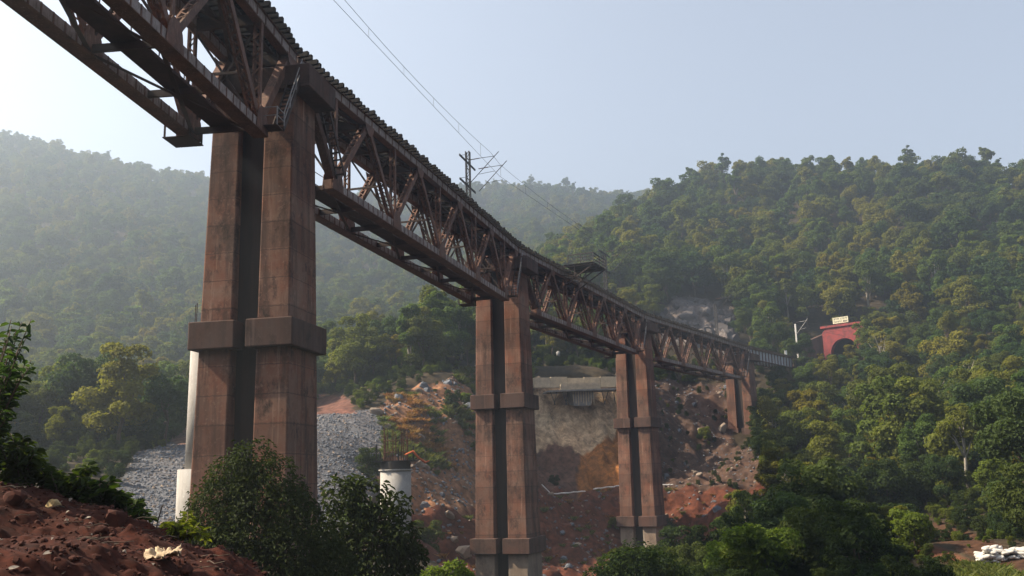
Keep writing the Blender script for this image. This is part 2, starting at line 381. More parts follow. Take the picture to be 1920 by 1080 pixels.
XX, YY = np.meshgrid(xs, ys); P2 = np.c_[XX.ravel(), YY.ravel()]
Z = ground(P2); P3 = np.c_[P2, Z]
zn = zone_of(P3)
rough = np.isin(zn, [ZI['rocky'], ZI['cliff'], ZI['rocky_right'], ZI['orange'], ZI['slump'], ZI['red_low'], ZI['rock_face']])
Z = Z + np.where(rough, fbm(P2 / 4.5, 40, 5, .65) * 1.05 + np.abs(fbm(P2 / 2.2, 47, 3)) * -.35, 0)
Z = Z + np.where(zn == ZI['rock_face'], fbm(P2 / 3.2, 55, 4, .6) * 1.6, 0)
gully = np.isin(zn, [ZI['cliff'], ZI['orange']])
Z = Z + np.where(gully, np.abs(vnoise(np.c_[P2[:, 0] / 1.7 + P2[:, 1] / 9, P2[:, 1] / 9], 50)) * -1.5, 0)
P3 = np.c_[P2, Z]
nx, ny = len(xs), len(ys); ii = (np.arange(ny - 1)[:, None] * nx + np.arange(nx - 1)[None]).ravel()
me = quads_mesh('ground', P3, np.c_[ii, ii + 1, ii + nx + 1, ii + nx], 'terrain', smooth=True)
zc = np.array([z[3] for z in ZONES] + [(.055, .045, .028)]); colr = zc[zn]
ca = me.color_attributes.new('zone', 'FLOAT_COLOR', 'POINT'); ca.data.foreach_set('color', np.c_[colr, np.ones(len(colr))].astype(np.float32).ravel())
ground_o = tag(link(bpy.data.objects.new('ground', me)), kind='structure')

# foreground mound of loose red soil
MG = np.array([at(*g) for g in ((0, 922, 11), (120, 946, 11), (230, 978, 11.2), (330, 1003, 11), (410, 1040, 10.8), (500, 1084, 10.5), (0, 1080, 7), (240, 1085, 7.8), (0, 1000, 9), (240, 1030, 9.4), (430, 1085, 9.0), (110, 1030, 8.5), (330, 1050, 9.6))]
 + [np.array(p, float) for p in ((-9, 11, .15), (-11, 12, .2), (-8, 14, -1.5), (-4, 13.5, -2.2), (-1, 12.5, -3.0), (.5, 10, -2.6), (.5, 7, -2.4), (-2, 5, -2.2), (-5, 5, -1.9), (-12, 7, -.6), (-13, 15, -1.4), (2, 12, -4), (-1.6, 9.4, -1.75))])
_mk = np.sqrt(((MG[:, None, :2] - MG[None, :, :2]) ** 2).sum(-1) + .2)
_mw = np.linalg.solve(_mk - np.eye(len(MG)) * .05, MG[:, 2] + 3)
def mound_z(XY):
    k = np.sqrt(((XY[:, None] - MG[None, :, :2]) ** 2).sum(-1) + .2); z = k @ _mw - 3
    return z + fbm(XY / .9, 61, 6, .58) * .085 + np.maximum(0, fbm(XY / .22, 66, 4, .65)) * .055
mx_, my_ = np.arange(-11.0, 1.4, .038), np.arange(5.2, 14.4, .045)
MX, MY = np.meshgrid(mx_, my_); mp2 = np.c_[MX.ravel(), MY.ravel()]; mz = mound_z(mp2)
nx, ny = len(mx_), len(my_); ii = (np.arange(ny - 1)[:, None] * nx + np.arange(nx - 1)[None]).ravel()
me = quads_mesh('soil_mound', np.c_[mp2, mz], np.c_[ii, ii + 1, ii + nx + 1, ii + nx], 'mound_soil', smooth=True)
cc = np.array((.062, .017, .010))[None] * (1 + .25 * fbm(mp2 / 2.0, 70, 4)[:, None])
ca = me.color_attributes.new('zone', 'FLOAT_COLOR', 'POINT'); ca.data.foreach_set('color', np.c_[cc, np.ones(len(cc))].astype(np.float32).ravel())
tag(link(bpy.data.objects.new('soil_mound', me)), kind='structure')

# ------------------------------------------------------------------ piers
def pier(joint_no, head, zbase, label, zlow_collar=True):
    p = J[joint_no] + latv(head) * (-1.65)
    root = empty('bridge_pier', (p[0], p[1], zbase), -head); tag(root, label, 'bridge pier', 'concrete piers of the railway bridge')
    z0 = 0.0; rel = lambda z: z - zbase
    hy = lambda z: 1.60 + (19.3 - z) * .024
    hx = lambda z: 2.42 + (19.3 - z) * .013
    ztop = H - 2.5
    def wall(name, za, zb, mt):
        for s in (-1, 1):
            m = MB(); c = []
            for z in (za, zb):
                xo, xi, y = s * hx(z), s * .72, hy(z); x0, x1 = min(xo, xi), max(xo, xi)
                c += [(x0, -y, rel(z)), (x1, -y, rel(z)), (x1, y, rel(z)), (x0, y, rel(z))]
            m.hexa(c); o = m.build(name, mt, root); bevel(o, .09)
    zsplit = -7.1 if zlow_collar else zbase
    wall('flange_wall', zsplit, ztop, 'pier_concrete')
    if zlow_collar: wall('footing_wall', zbase, zsplit, 'base_concrete')
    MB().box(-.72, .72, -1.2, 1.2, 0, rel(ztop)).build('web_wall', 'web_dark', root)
    for zc_, on in ((7.2, True), (-7.1, zlow_collar)):
        if zc_ < zbase + .5 or not on: continue
        for s in (-1, 1):
            y = hy(zc_) + .48; xo, xi = s * (hx(zc_) + .38), s * .32
            o = MB().box(min(xo, xi), max(xo, xi), -y, y, rel(zc_), rel(zc_) + 1.5).build('collar_band', 'collar_concrete', root); bevel(o, .06)
    o = MB().box(-3.5, 3.5, -1.95, 1.95, rel(H - 2.5), rel(H - 1.15)).build('pier_cap', 'collar_concrete', root); bevel(o, .05)
    for x in (1.65, 1.65 - W):
        for y in (-1.0, 1.0):
            MB().box(x - .35, x + .35, y - .35, y + .35, rel(H - 1.15), rel(H - .36)).build('bearing_block', 'brace_steel', root)
    return root
def bevel(o, w):
    b = o.modifiers.new('edge', 'BEVEL'); b.width = w; b.segments = 2; b.limit_method = 'ANGLE'
hm = lambda i: (HEAD[i - 1] + HEAD[i]) / 2
pier(2, hm(2), -6.0, 'nearest and tallest looking double-shafted concrete pier with its foot behind a leafy bush', False)
pier(3, hm(3), -14.5, 'second concrete pier from the left with two collar bands above red soil')
pier(4, hm(4), -13.5, 'third concrete pier from the left with pale lit side face and cream foot')
pier(5, .58, 4.5, 'short farthest concrete pier at the forest edge below the plate girder', False)

# ------------------------------------------------------------------ steel truss spans
def member(A, B, name, root, w=.34, sep=.44, laced=True, matn='rust_steel'):
    A = Vector(A); B = Vector(B); d = (B - A).normalized(); n = d.cross(Vector((1, 0, 0))).normalized()
    m = MB()
    for s in (-1, 1):
        off = Vector((s * sep / 2, 0, 0)); m.bar(A + off, B + off, .05, w)
        for t in (-1, 1):
            o2 = Vector((s * (sep / 2 - .055), 0, 0)) + n * (t * (w / 2 - .02)); m.bar(A + o2, B + o2, .07, .035)
    o = m.build(name, matn, root)
    lc = None
    if laced:
        z = MB(); Ln = (B - A).length; k = max(3, int(Ln / .46))
        for t in (-1, 1):
            for i in range(k):
                s = 1 if i % 2 == 0 else -1
                p = A + d * (Ln * (i + .1) / k) + n * (t * (w / 2 + .012)) + Vector((-s * sep / 2, 0, 0))
                q = A + d * (Ln * (i + .9) / k) + n * (t * (w / 2 + .012)) + Vector((s * sep / 2, 0, 0))
                z.bar(p, q, .018, .075, n)
        lc = z.build('lacing', matn, o); lc['kind'] = 'stuff'
    return o
def plate_yz(m, pts, x0, x1):
    b = len(m.v); k = len(pts); m.v += [(x0, y, z) for y, z in pts] + [(x1, y, z) for y, z in pts]
    m.f += [tuple(b + i for i in range(k)), tuple(b + k + i for i in reversed(range(k)))]
    m.f += [(b + i, b + k + i, b + k + (i + 1) % k, b + (i + 1) % k) for i in range(k)]; return m
TN = [1.1, E_ + .5 * PANEL, E_ + 1.5 * PANEL, E_ + 2.5 * PANEL, E_ + 3.5 * PANEL, L - 1.1]
BN = [E_ + k * PANEL for k in range(5)]
def span_proto():
    root = empty('steel_truss_span')
    tr = []                                                      # near truss parts, copied for the far truss
    c = MB().box(-.25, .25, .12, L - .12, -.28, .28).box(-.36, .36, .10, L - .10, .282, .33).build('top_chord', 'rust_steel', root); tr.append(c)
    m = MB().box(.252, .275, .3, L - .3, -.24, .24)
    m.build('web_plate', 'skylit_steel', c)
    st_ = MB()
    for y in np.arange(1.0, L - .8, 1.2): st_.box(.277, .31, y - .05, y + .05, -.235, .235)
    st_.build('stiffener_row', 'rust_steel', c)['kind'] = 'stuff'
    y0, y1 = E_ - .75, L - E_ + .75
    c = MB().box(-.28, .28, y0, y1, -D - .30, -D + .26).box(-.40, .40, y0, y1, -D - .34, -D - .302).build('bottom_chord', 'rust_steel', root); tr.append(c)
    MB().box(.282, .305, y0 + .1, y1 - .1, -D - .27, -D + .25).build('web_plate', 'skylit_steel', c)
    st_ = MB()
    for y in np.arange(y0 + .6, y1 - .3, .8): st_.box(.307, .335, y - .045, y + .045, -D - .265, -D + .245)
    st_.build('stiffener_row', 'rust_steel', c)['kind'] = 'stuff'
    for k in range(5):
        for a, b, first in ((TN[k], BN[k], k == 0), (TN[k + 1], BN[k], k == 4)):
            if first: o = member((0, a, -.3), (0, b, -D + .2), 'end_post', root, .46, .46, False); m2 = MB(); A, B = Vector((0, a, -.3)), Vector((0, b, -D + .2)); n = (B - A).normalized().cross(Vector((1, 0, 0))).normalized(); m2.bar(A + n * .22, B + n * .22, .42, .03); m2.build('cover_plate', 'rust_steel', o)
            else: o = member((0, a, -.25), (0, b, -D + .2), 'diagonal', root, .36 if k in (1, 2, 3) else .40, .44)
            tr.append(o)
        tr.append(member((0, BN[k], -.28), (0, BN[k], -D + .26), 'vertical_post', root, .26, .40))
    g = []
    for i, y in enumerate(TN):
        m = MB()
        for x in (.312, -.34): plate_yz(m, [(y - .75, -.26), (y + .75, -.26), (y + .55, -.72), (y + .2, -1.02), (y - .2, -1.02), (y - .55, -.72)], x, x + .028)
        g.append(m.build('gusset_plate', 'rust_steel', root))
    for i, y in enumerate(BN):
        m = MB()
        for x in (.337, -.34): plate_yz(m, [(y - .8, -D - .25), (y + .8, -D - .25), (y + .62, -D + .6), (y + .3, -D + 1.05), (y - .3, -D + 1.05), (y - .62, -D + .6)], x, x + .028)
        g.append(m.build('gusset_plate', 'rust_steel', root))
    tr += g
    for o in tr:                                                 # far truss
        q = copy_tree(o, root); q.location = (-W, 0, 0)
    # between the trusses
    for i in range(9):
        y = E_ + i * PANEL / 2
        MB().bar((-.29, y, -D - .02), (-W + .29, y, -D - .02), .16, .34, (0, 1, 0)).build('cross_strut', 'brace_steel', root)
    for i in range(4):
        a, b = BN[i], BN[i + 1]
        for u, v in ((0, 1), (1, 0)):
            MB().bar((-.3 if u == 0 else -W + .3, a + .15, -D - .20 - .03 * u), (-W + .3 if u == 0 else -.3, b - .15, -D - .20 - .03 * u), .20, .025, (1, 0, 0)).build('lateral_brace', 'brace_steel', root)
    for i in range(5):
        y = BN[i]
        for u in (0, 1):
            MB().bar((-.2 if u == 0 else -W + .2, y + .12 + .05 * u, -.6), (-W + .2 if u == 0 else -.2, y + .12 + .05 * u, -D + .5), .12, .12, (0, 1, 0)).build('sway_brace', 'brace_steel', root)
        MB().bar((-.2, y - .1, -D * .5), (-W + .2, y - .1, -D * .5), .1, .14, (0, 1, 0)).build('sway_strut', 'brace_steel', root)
    for i in range(11):
        y = .5 + i * (L - 1) / 10
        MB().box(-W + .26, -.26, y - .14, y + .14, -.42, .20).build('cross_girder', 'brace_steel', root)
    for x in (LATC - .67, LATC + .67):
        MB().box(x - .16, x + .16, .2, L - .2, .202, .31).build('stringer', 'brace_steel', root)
    for i in range(5):
        a, b = TN[i], TN[i + 1]
        MB().bar((-.3, a, -.30), (-W + .3, b, -.30), .18, .03).build('top_lateral', 'brace_steel', root)
        MB().bar((-W + .3, a, -.34), (-.3, b, -.34), .18, .03).build('top_lateral', 'brace_steel', root)
    w = MB().box(-2.45, -1.25, y0 + .2, y1 - .2, -D + .17, -D + .22)
    for x in (-2.43, -1.27): w.box(x - .04, x + .04, y0 + .2, y1 - .2, -D + .222, -D + .30)
    w.build('inspection_walkway', 'brace_steel', root)
    for x in (-2.40, -1.30):
        r_ = MB().tube([(x, y0 + .3, -D + 1.15), (x, y1 - .3, -D + 1.15)], .025, 5)
        for y in np.arange(y0 + .4, y1 - .3, 2.4): r_.box(x - .02, x + .02, y - .02, y + .02, -D + .30, -D + 1.14)
        r_.build('walkway_railing', 'brace_steel', root)
    # access stair from the pier cap down to the bottom chord, both ends
    def stair(ya, yb, za, zb, xl, xr, rail):
        s = empty('access_stair'); s.parent = root
        for x in (xl, xr): MB().bar((x, ya, za), (x, yb, zb), .06, .18).build('stringer_bar', 'brace_steel', s)
        n = 13
        for i in range(n):
            t = (i + .5) / n; y = ya + (yb - ya) * t; z = za + (zb - za) * t
            MB().box(xl, xr, y - .10, y + .10, z - .02, z + .02).build('tread', 'brace_steel', s)
        if rail:
            d = 1 if yb > ya else -1
            r_ = MB()
            for h in (.45, .9): r_.bar((xr, ya, za + h), (xr, yb, zb + h), .045, .045)
            for t in (.03, .33, .66, .97): y = ya + (yb - ya) * t; z = za + (zb - za) * t; r_.box(xr - .03, xr + .03, y - .035, y + .035, z - .05, z + .95)
            r_.build('handrail', 'rail_paint', s)
            pl = MB().box(xl - .3, xr, min(yb, yb + d * .9), max(yb, yb + d * .9), zb - .04, zb + .01).build('landing', 'brace_steel', s)
            r_ = MB()
            for h in (.5, .95):
                r_.bar((xr - .02, yb + d * .06, zb + h), (xr - .02, yb + d * .9, zb + h), .04, .04); r_.bar((xr - .02, yb + d * .9, zb + h), (xl - .3, yb + d * .9, zb + h), .04, .04)
            for xx, yy in ((xr - .02, yb + d * .9), (xl - .28, yb + d * .9)): r_.box(xx - .03, xx + .03, yy - .03, yy + .03, zb - .02, zb + .98)
            r_.build('landing_railing', 'rail_paint', pl)
    stair(L - 1.6, L - 4.3, -1.6, -D + .1, .45, 1.1, True)
    stair(1.9, 5.0, -.6, -D + .4, .42, .95, False)
    # bearing inspection bracket under the far bottom chord end
    ye = L - E_
    b = MB().box(-W - .95, -W + .55, ye - .9, ye + .62, -D - .62, -D - .57).build('inspection_bracket', 'brace_steel', root)
    for x in (-W - .88, -W + .48):
        for y in (ye - .8, ye + .52): MB().box(x - .04, x + .04, y - .04, y + .04, -D - .565, -D + .1).build('hanger', 'brace_steel', b)
    for y in (ye - .8, ye + .52): MB().bar((-W - .9, y, -D + .06), (-W + .5, y, -D + .06), .05, .05, (0, 1, 0)).build('bracket_rail', 'brace_steel', b)
    return root
proto = span_proto()
labels = {1: 'rusty steel truss span passing overhead at the upper left corner', 2: 'long rusty steel truss span between the first and second concrete piers',
          3: 'rusty steel truss span carrying a railed side platform, between second and third piers', 4: 'farthest rusty steel truss span between the third and last concrete piers'}
SP = {}
for i in (1, 2, 3, 4):
    o = proto if i == 1 else copy_tree(proto)
    o.location = (J[i][0], J[i][1], H); o.rotation_euler = (0, 0, -HEAD[i])
    tag(o, labels[i], 'truss span', 'steel truss spans of the railway bridge'); SP[i] = o
# side platform (trolley refuge) on the third span
rp = empty('refuge_platform'); rp.parent = SP[3]
ua, ub, xa, xb, zf = 12.6, 17.2, .75, 4.5, .72
for k, y in enumerate(np.linspace(ua, ub, 12)[:-1]):
    MB().box(xa, xb, y + .01, y + .40, zf, zf + .07).build('floor_plank', 'sleeper_wood', rp)
for y in (ua + .25, (ua + ub) / 2, ub - .25):
    MB().box(-.2, xb, y - .09, y + .09, zf - .22, zf - .003).build('joist', 'brace_steel', rp)
    MB().bar((xb - .25, y, zf - .22), (.35, y, -1.9), .12, .12, (0, 1, 0)).build('strut', 'brace_steel', rp)
    MB().bar((.35, y, -.4), (2.3, y, -.95 + .25), .08, .08, (0, 1, 0)).build('tie', 'brace_steel', rp)
    MB().box(2.0, 2.1, y - .05, y + .05, -.85, zf - .22).build('hanger', 'brace_steel', rp)
MB().bar((xb - .3, ua + .25, zf - .3), (.4, ub - .25, -1.6), .09, .09, (0, 1, 0)).build('strut', 'brace_steel', rp)
for (p, q) in (((xa + .6, ua), (xb, ua)), ((xb, ua), (xb, ub)), ((xb, ub), (xa + .6, ub))):
    for h in (.38, .75, 1.15):
        MB().bar((*p, zf + h), (*q, zf + h), .06 if h < 1 else .10, .06 if h < 1 else .10, (0, 0, 1)).build('rail_bar', 'mast_steel', rp)
for x, y in ((xa + .6, ua), ((xa + xb) / 2 + .3, ua), (xb, ua), (xb, (ua + ub) / 2), (xb, ub), ((xa + xb) / 2 + .3, ub), (xa + .6, ub)):
    MB().box(x - .045, x + .045, y - .045, y + .045, zf, zf + 1.17).build('rail_post', 'mast_steel', rp)

# ------------------------------------------------------------------ railway track on the bridge
track = tag(empty('railway_track', (J[2][0], J[2][1], H)), 'railway track on close-set dark sleepers along the top of the curved bridge', 'railway track')
tinv = Matrix.Translation((-J[2][0], -J[2][1], -H))
def tloc(s, lat, z): p = bridge_pt(s, lat, z); return (p[0] - J[2][0], p[1] - J[2][1], p[2] - H)
sl = MB().box(-4.30, .72, -.11, .11, .335, .62).mesh('sleeper', 'sleeper_wood')
rest = MB(); s_ = .3; SPC = .60; n_ind = 0
while s_ < 4 * L + 24:
    p, a = path(s_)
    if 32 < s_ < 4 * L and n_ind < 300:
        q = tloc(s_, random.uniform(-.10, .14), H + random.uniform(-.03, .06)); inst('sleeper', sl, track, q, (0, 0, -a + random.uniform(-.01, .01))); n_ind += 1
    else:
        A = Vector(tloc(s_, -4.3, H + .467)); B = Vector(tloc(s_, .72, H + .467)); rest.bar(A, B, .27, .265, Vector((math.sin(a), math.cos(a), 0)))
    s_ += SPC
tag(rest.build('sleeper_run', 'sleeper_wood', track), kind='stuff')
ss = np.arange(.2, 4 * L + 60, 3.0)
for off in (-.67, .67):
    m = MB()
    for z, w in ((.605, .06), (.73, .045)): pass
    for a_, b_ in zip(ss[:-1], ss[1:]): m.bar(tloc(a_, LATC + off, H + .69), tloc(b_ + .01, LATC + off, H + .69), .08, .16, (1, 0, 0))
    m.build('rail', 'rail_steel', track)
for x0 in (-3.5, -1.0):
    m = MB()
    for a_, b_ in zip(ss[:-1], ss[1:]):
        if b_ > 4 * L: break
        m.bar(tloc(a_, x0, H + .625), tloc(b_, x0, H + .625), .75, .035, (1, 0, 0))
    m.build('footpath_plate', 'brace_steel', track)

# ------------------------------------------------------------------ plate girder span and embankment to the tunnel
S5 = 4 * L
gir = tag(empty('plate_girder_span', (J[5][0], J[5][1], H)), 'short grey plate girder span with ribbed side running into the forest', 'girder span')
def gloc(s, lat, z): p = bridge_pt(S5 + s, lat, z); return (p[0] - J[5][0], p[1] - J[5][1], p[2] - H)
for x, mt in ((.1, 'girder_paint'), (-3.2, 'girder_paint')):
    m = MB().bar(gloc(.8, x, H - .85), gloc(24, x, H - .85), .06, 1.95)
    g = m.build('web', mt, gir)
    for z in (-1.84, .14): MB().bar(gloc(.8, x, H + z), gloc(24, x, H + z), .5, .05, latv(.63).tolist() + [0]).build('flange', 'rust_steel', g)
    for k in range(15):
        s = .9 + k * (23 / 14); A = Vector(gloc(s, x, H)); 
        A0 = Vector(gloc(.8, x, H)); B0 = Vector(gloc(24, x, H)); A = A0 + (B0 - A0) * ((s - .8) / 23.2); lv = Vector((*latv(.63), 0))
        MB().bar(A + lv * .12 + Vector((0, 0, -1.8)), A + lv * .12 + Vector((0, 0, .1)), .18, .05, lv).build('stiffener', 'rust_steel', g)
for k in range(6):
    s = 1.5 + k * 4.3; MB().bar(gloc(s, .0, H - .5), gloc(s, -3.1, H - .5), .12, .5, (0, 0, 1)).build('cross_frame', 'brace_steel', gir)
ab = tag(empty('bridge_abutment', bridge_pt(S5 + 25.4, LATC, H - 9), -.66), 'dark concrete abutment at the forest end of the girder span', 'abutment')
MB().box(-2.8, 2.8, -1.2, 1.6, 0, 7.05).build('front_wall', 'collar_concrete', ab)
MB().box(-2.8, 2.8, .4, 1.6, 7.06, 9.2).build('ballast_wall', 'collar_concrete', ab)
m = MB()
for s in np.arange(27, 64, 3.0):
    a, b = bridge_pt(S5 + s, LATC, 0), bridge_pt(S5 + s + 3.05, LATC, 0); lv = latv(path(S5 + s)[1])
    c = []
    for z, hw in ((H - 3.5, 5.2), (H + .42, 2.3)):
        c += [(a[0] - lv[0] * hw, a[1] - lv[1] * hw, z), (a[0] + lv[0] * hw, a[1] + lv[1] * hw, z), (b[0] + lv[0] * hw, b[1] + lv[1] * hw, z), (b[0] - lv[0] * hw, b[1] - lv[1] * hw, z)]
    m.hexa(c)
tag(m.build('track_bed', 'ballast'), kind='structure')

# ------------------------------------------------------------------ tunnel portal
TS = S5 + 58; tp = bridge_pt(TS, LATC, H + .4); ta = path(TS)[1]
por = tag(empty('tunnel_portal', tp, -ta), 'red painted masonry tunnel mouth half hidden by yellow green bushes', 'tunnel portal')
HW, SPR, TOPZ, OW = 3.5, 4.1, 10.6, 5.4
ang = np.linspace(0, math.pi, 17)
inner = [(HW, -1.0)] + [(HW * math.cos(t), SPR + HW * math.sin(t)) for t in ang] + [(-HW, -1.0)]
outer = []
for x, z in inner:
    if z < SPR + .01: outer.append((OW if x > 0 else -OW, z))
    else:
        t = math.atan2(z - SPR, x); k = min(OW / max(abs(math.cos(t)), 1e-6), (TOPZ - SPR) / max(math.sin(t), 1e-6)); outer.append((k * math.cos(t), SPR + k * math.sin(t)))
n = len(inner); m = MB()
for y in (0, 1.4):
    m.v += [(x, y, z) for x, z in inner] + [(x, y, z) for x, z in outer]
for i in range(n - 1):
    m.f += [(i, i + 1, n + i + 1, n + i), (2 * n + i + 1, 2 * n + i, 3 * n + i, 3 * n + i + 1), (i + 1, i, 2 * n + i, 2 * n + i + 1), (n + i, n + i + 1, 3 * n + i + 1, 3 * n + i)]
m.build('head_wall', 'portal_red', por)
m = MB()                                                       # raised voussoir ring
r0 = [(x * 1.0, z) for x, z in inner]; r1 = [(x * 1.16, SPR + (z - SPR) * 1.16 if z > SPR else z) for x, z in inner]
for y in (-.14, -.004): m.v += [(x, y, z) for x, z in r0] + [(x, y, z) for x, z in r1]
for i in range(n - 1):
    m.f += [(i, i + 1, n + i + 1, n + i), (i + 1, i, 2 * n + i, 2 * n + i + 1), (n + i, n + i + 1, 3 * n + i + 1, 3 * n + i)]
m.build('arch_ring', 'portal_red', por)
MB().box(-OW - .3, OW + .3, -.35, 1.5, TOPZ + .005, TOPZ + .55).build('coping', 'portal_red', por)
m = MB(); m.v += [(x * .999, 1.41, z) for x, z in inner] + [(x * .999, 26, z) for x, z in inner]
for i in range(n - 1): m.f.append((i + 1, i, n + i, n + i + 1))
m.f.append(tuple(range(n, 2 * n))); m.build('bore_lining', 'portal_dark', por)
o = MB().hexa([(-OW - 9, -6.5, -1), (-OW - 8, -6.5, -1), (-OW + .2, 1.3, -1), (-OW - .8, 1.3, -1), (-OW - 9, -6.5, 5), (-OW - 8, -6.5, 5), (-OW + .2, 1.3, 9.5), (-OW - .8, 1.3, 9.5)]).build('wing_wall', 'collar_concrete', por)
sg = tag(empty('tunnel_sign', bridge_pt(TS, LATC - .4, H + .4 + TOPZ + .6), -ta), 'cream board with two rows of dark lettering on top of the red tunnel mouth', 'sign')
MB().box(-2.0, 2.0, .1, .2, .25, 1.75).build('board', 'sign_cream', sg)
for x in (-1.5, 1.5): MB().box(x - .08, x + .08, .205, .33, -.3, 1.7).build('post', 'mast_steel', sg)
m = MB(); rr = random.Random(3)
for row, z in ((0, 1.15), (1, .45)):
    x = -1.7
    while x < 1.55:
        w_ = rr.choice((.14, .2, .26)); 
        if rr.random() > .18: m.box(x, x + w_ * .35, .085, .098, z, z + .42); m.box(x + w_ * .35, x + w_, .085, .098, z + rr.choice((0, .17, .34)), z + rr.choice((.08, .25, .42)) + .0001 if rr.random() > .5 else z + .42)
        x += w_ + .09
tag(m.build('lettering', 'ink', sg), kind='stuff')

# ------------------------------------------------------------------ catenary masts and wires
def mast(s, lat, base_z, top_z, label, double=True, white=False):
    loc = bridge_pt(s, lat, base_z); a = path(s)[1]; root = tag(empty('catenary_mast', loc, -a), label, 'catenary mast', 'masts of the overhead line')
    mt = 'mast_white' if white else 'mast_steel'; h = top_z - base_z
    m = MB()
    if white: m.box(-.17, .17, -.17, .17, 0, h)
    else:
        for x in (-.2, .2):
            for y in (-.2, .2): m.box(x - .045, x + .045, y - .045, y + .045, 0, h)
        for x in (-.2, .2): m.box(x - .02, x + .02, -.16, .16, h - .3, h)
    post = m.build('post', mt, root)
    if not white:
        m = MB(); k = int(h / .55)
        for i in range(k):
            z0, z1 = h * i / k, h * (i + 1) / k; s1 = 1 if i % 2 else -1
            for q in (-.2, .2): m.bar((q, -.17 * s1, z0), (q, .17 * s1, z1), .02, .06, (1, 0, 0)); m.bar((-.17 * s1, q, z0), (.17 * s1, q, z1), .02, .06, (0, 1, 0))
        tag(m.build('lacing', mt, post), kind='stuff')
    zc_ = H + 8.6 - base_z; zm = H + 10.25 - base_z; rx = LATC - lat
    def cantilever(y0):
        c = empty('cantilever'); c.parent = root
        MB().tube([(.2, y0, zm - .12), (rx * .45, y0, zm - .05)], .05, 6).build('insulator', 'insulator', c)
        MB().tube([(rx * .45, y0, zm - .05), (rx + .1, y0, zm)], .03, 6).build('tie_bar', mt, c)
        MB().tube([(.2, y0, zc_ - 1.1), (rx + .55, y0, zm + .45)], .045, 6).build('bracket_tube', mt, c)
        MB().tube([(rx * .42, y0, zc_ - .2), (rx, y0 + .2, zc_ + .02)], .025, 5).build('steady_arm', mt, c)
    cantilever(0)
    if double:
        for z in (zm - .15, zc_ - 1.15):
            MB().box(-.31, -.21, -2.1, 3.4, z - .11, z + .11).build('cross_arm', mt, root)
        for z in (zm - .2, zc_ - 1.1): MB().bar((-.26, -2.0, z), (-.26, -.1, z + .7), .05, .05).build('knee_brace', mt, root)
        cantilever(3.2)
    return root
mast(2 * L - 1.6, -4.7, H - .3, H + 11.1, 'lattice mast with double bracket arms against the sky above the bridge')
mast(3 * L - 3.0, -4.7, H - .3, H + 9.6, 'dark mast just right of the railed side platform on the bridge')
mast(4 * L - 3.0, -4.7, H - .3, H + 9.2, 'thin mast in front of the grey rock face by the last span', False)
mast(S5 + 38, -4.3, H - .2, H + 9.8, 'plain white mast beside the red tunnel mouth', False, True)
def wire(name, zf, label):
    c = MB(); pts = []
    for s in np.arange(22, TS + 12 - 0, 3.2):
        pts.append(bridge_pt(s, LATC, zf(s)))
    c.tube(pts, .022, 4); tag(c.build(name, 'wire_metal'), label, 'wire')
def zmess(s): f_ = ((s + 3.0) % L) / L; return H + 10.25 - .95 * 4 * f_ * (1 - f_)
wire('contact_wire', lambda s: H + 8.6, 'lower of the two overhead wires running above the bridge')
wire('messenger_wire', zmess, 'upper sagging overhead wire above the bridge')
dr = None
for k in range(1, 4):
    for i in range(7):
        s = k * L - 3 + (i + .5) * L / 7
        if s > S5 - 3: continue
        tag(MB().tube([bridge_pt(s, LATC, H + 8.6), bridge_pt(s, LATC, zmess(s))], .014, 4).build('dropper_wire', 'wire_metal'), 'short upright dropper between the two overhead wires', 'wire', 'droppers between the overhead wires')
#==PART3==
def surf_z(P):
    """height of the built sheet (bilinear on the terrain grid)"""
    zg = P3[:, 2].reshape(len(ys), len(xs)); i = np.clip(np.searchsorted(xs, P[:, 0]) - 1, 0, len(xs) - 2); j = np.clip(np.searchsorted(ys, P[:, 1]) - 1, 0, len(ys) - 2)
    u = (P[:, 0] - xs[i]) / (xs[i + 1] - xs[i]); v = (P[:, 1] - ys[j]) / (ys[j + 1] - ys[j])
    return zg[j, i] * (1 - u) * (1 - v) + zg[j, i + 1] * u * (1 - v) + zg[j + 1, i] * (1 - u) * v + zg[j + 1, i + 1] * u * v
# ------------------------------------------------------------------ new line works: round piers, abutment slab
def ring(m, r, z0, z1, n=40, r1=None):
    r1 = r1 or r; b = len(m.v)
    for rr_, z in ((r, z0), (r1, z1)): m.v += [(rr_ * math.cos(2 * math.pi * k / n), rr_ * math.sin(2 * math.pi * k / n), z) for k in range(n)]
    m.f += [(b + k, b + (k + 1) % n, b + n + (k + 1) % n, b + n + k) for k in range(n)]; m.f += [tuple(b + n + k for k in range(n)), tuple(b + k for k in reversed(range(n)))]; return m
c = at(742, 880, 92); zb = gz(c[0], c[1]) - 2.0; zt = c[2]
rp1 = tag(empty('round_pier', (c[0], c[1], zb)), 'pale round unfinished concrete pier topped with upright rusty reinforcing bars', 'round pier', 'round piers under construction')
ring(MB(), 1.46, 0, zt - zb).build('column', 'new_concrete', rp1, True)
o = ring(MB(), 1.62, zt - zb - .12, zt - zb - .001).build('rim', 'new_concrete', rp1)
o = ring(MB(), 1.42, zt - zb + .0, zt - zb + .72).build('formwork_drum', 'dark_formwork', rp1)
MB().box(-2.0, 2.0, -1.3, 1.3, zt - zb + .73, zt - zb + .80).build('work_platform', 'dark_formwork', rp1)
for k in range(26):
    t = 2 * math.pi * k / 26; hh = random.uniform(2.2, 3.3) if k % 3 else random.uniform(1.0, 1.8); x, y = 1.12 * math.cos(t), 1.12 * math.sin(t)
    MB().tube([(x, y, zt - zb + .5), (x + random.uniform(-.1, .1), y + random.uniform(-.1, .1), zt - zb + .8 + hh)], .035, 5).build('reinforcing_bar', 'rebar_rust', rp1)
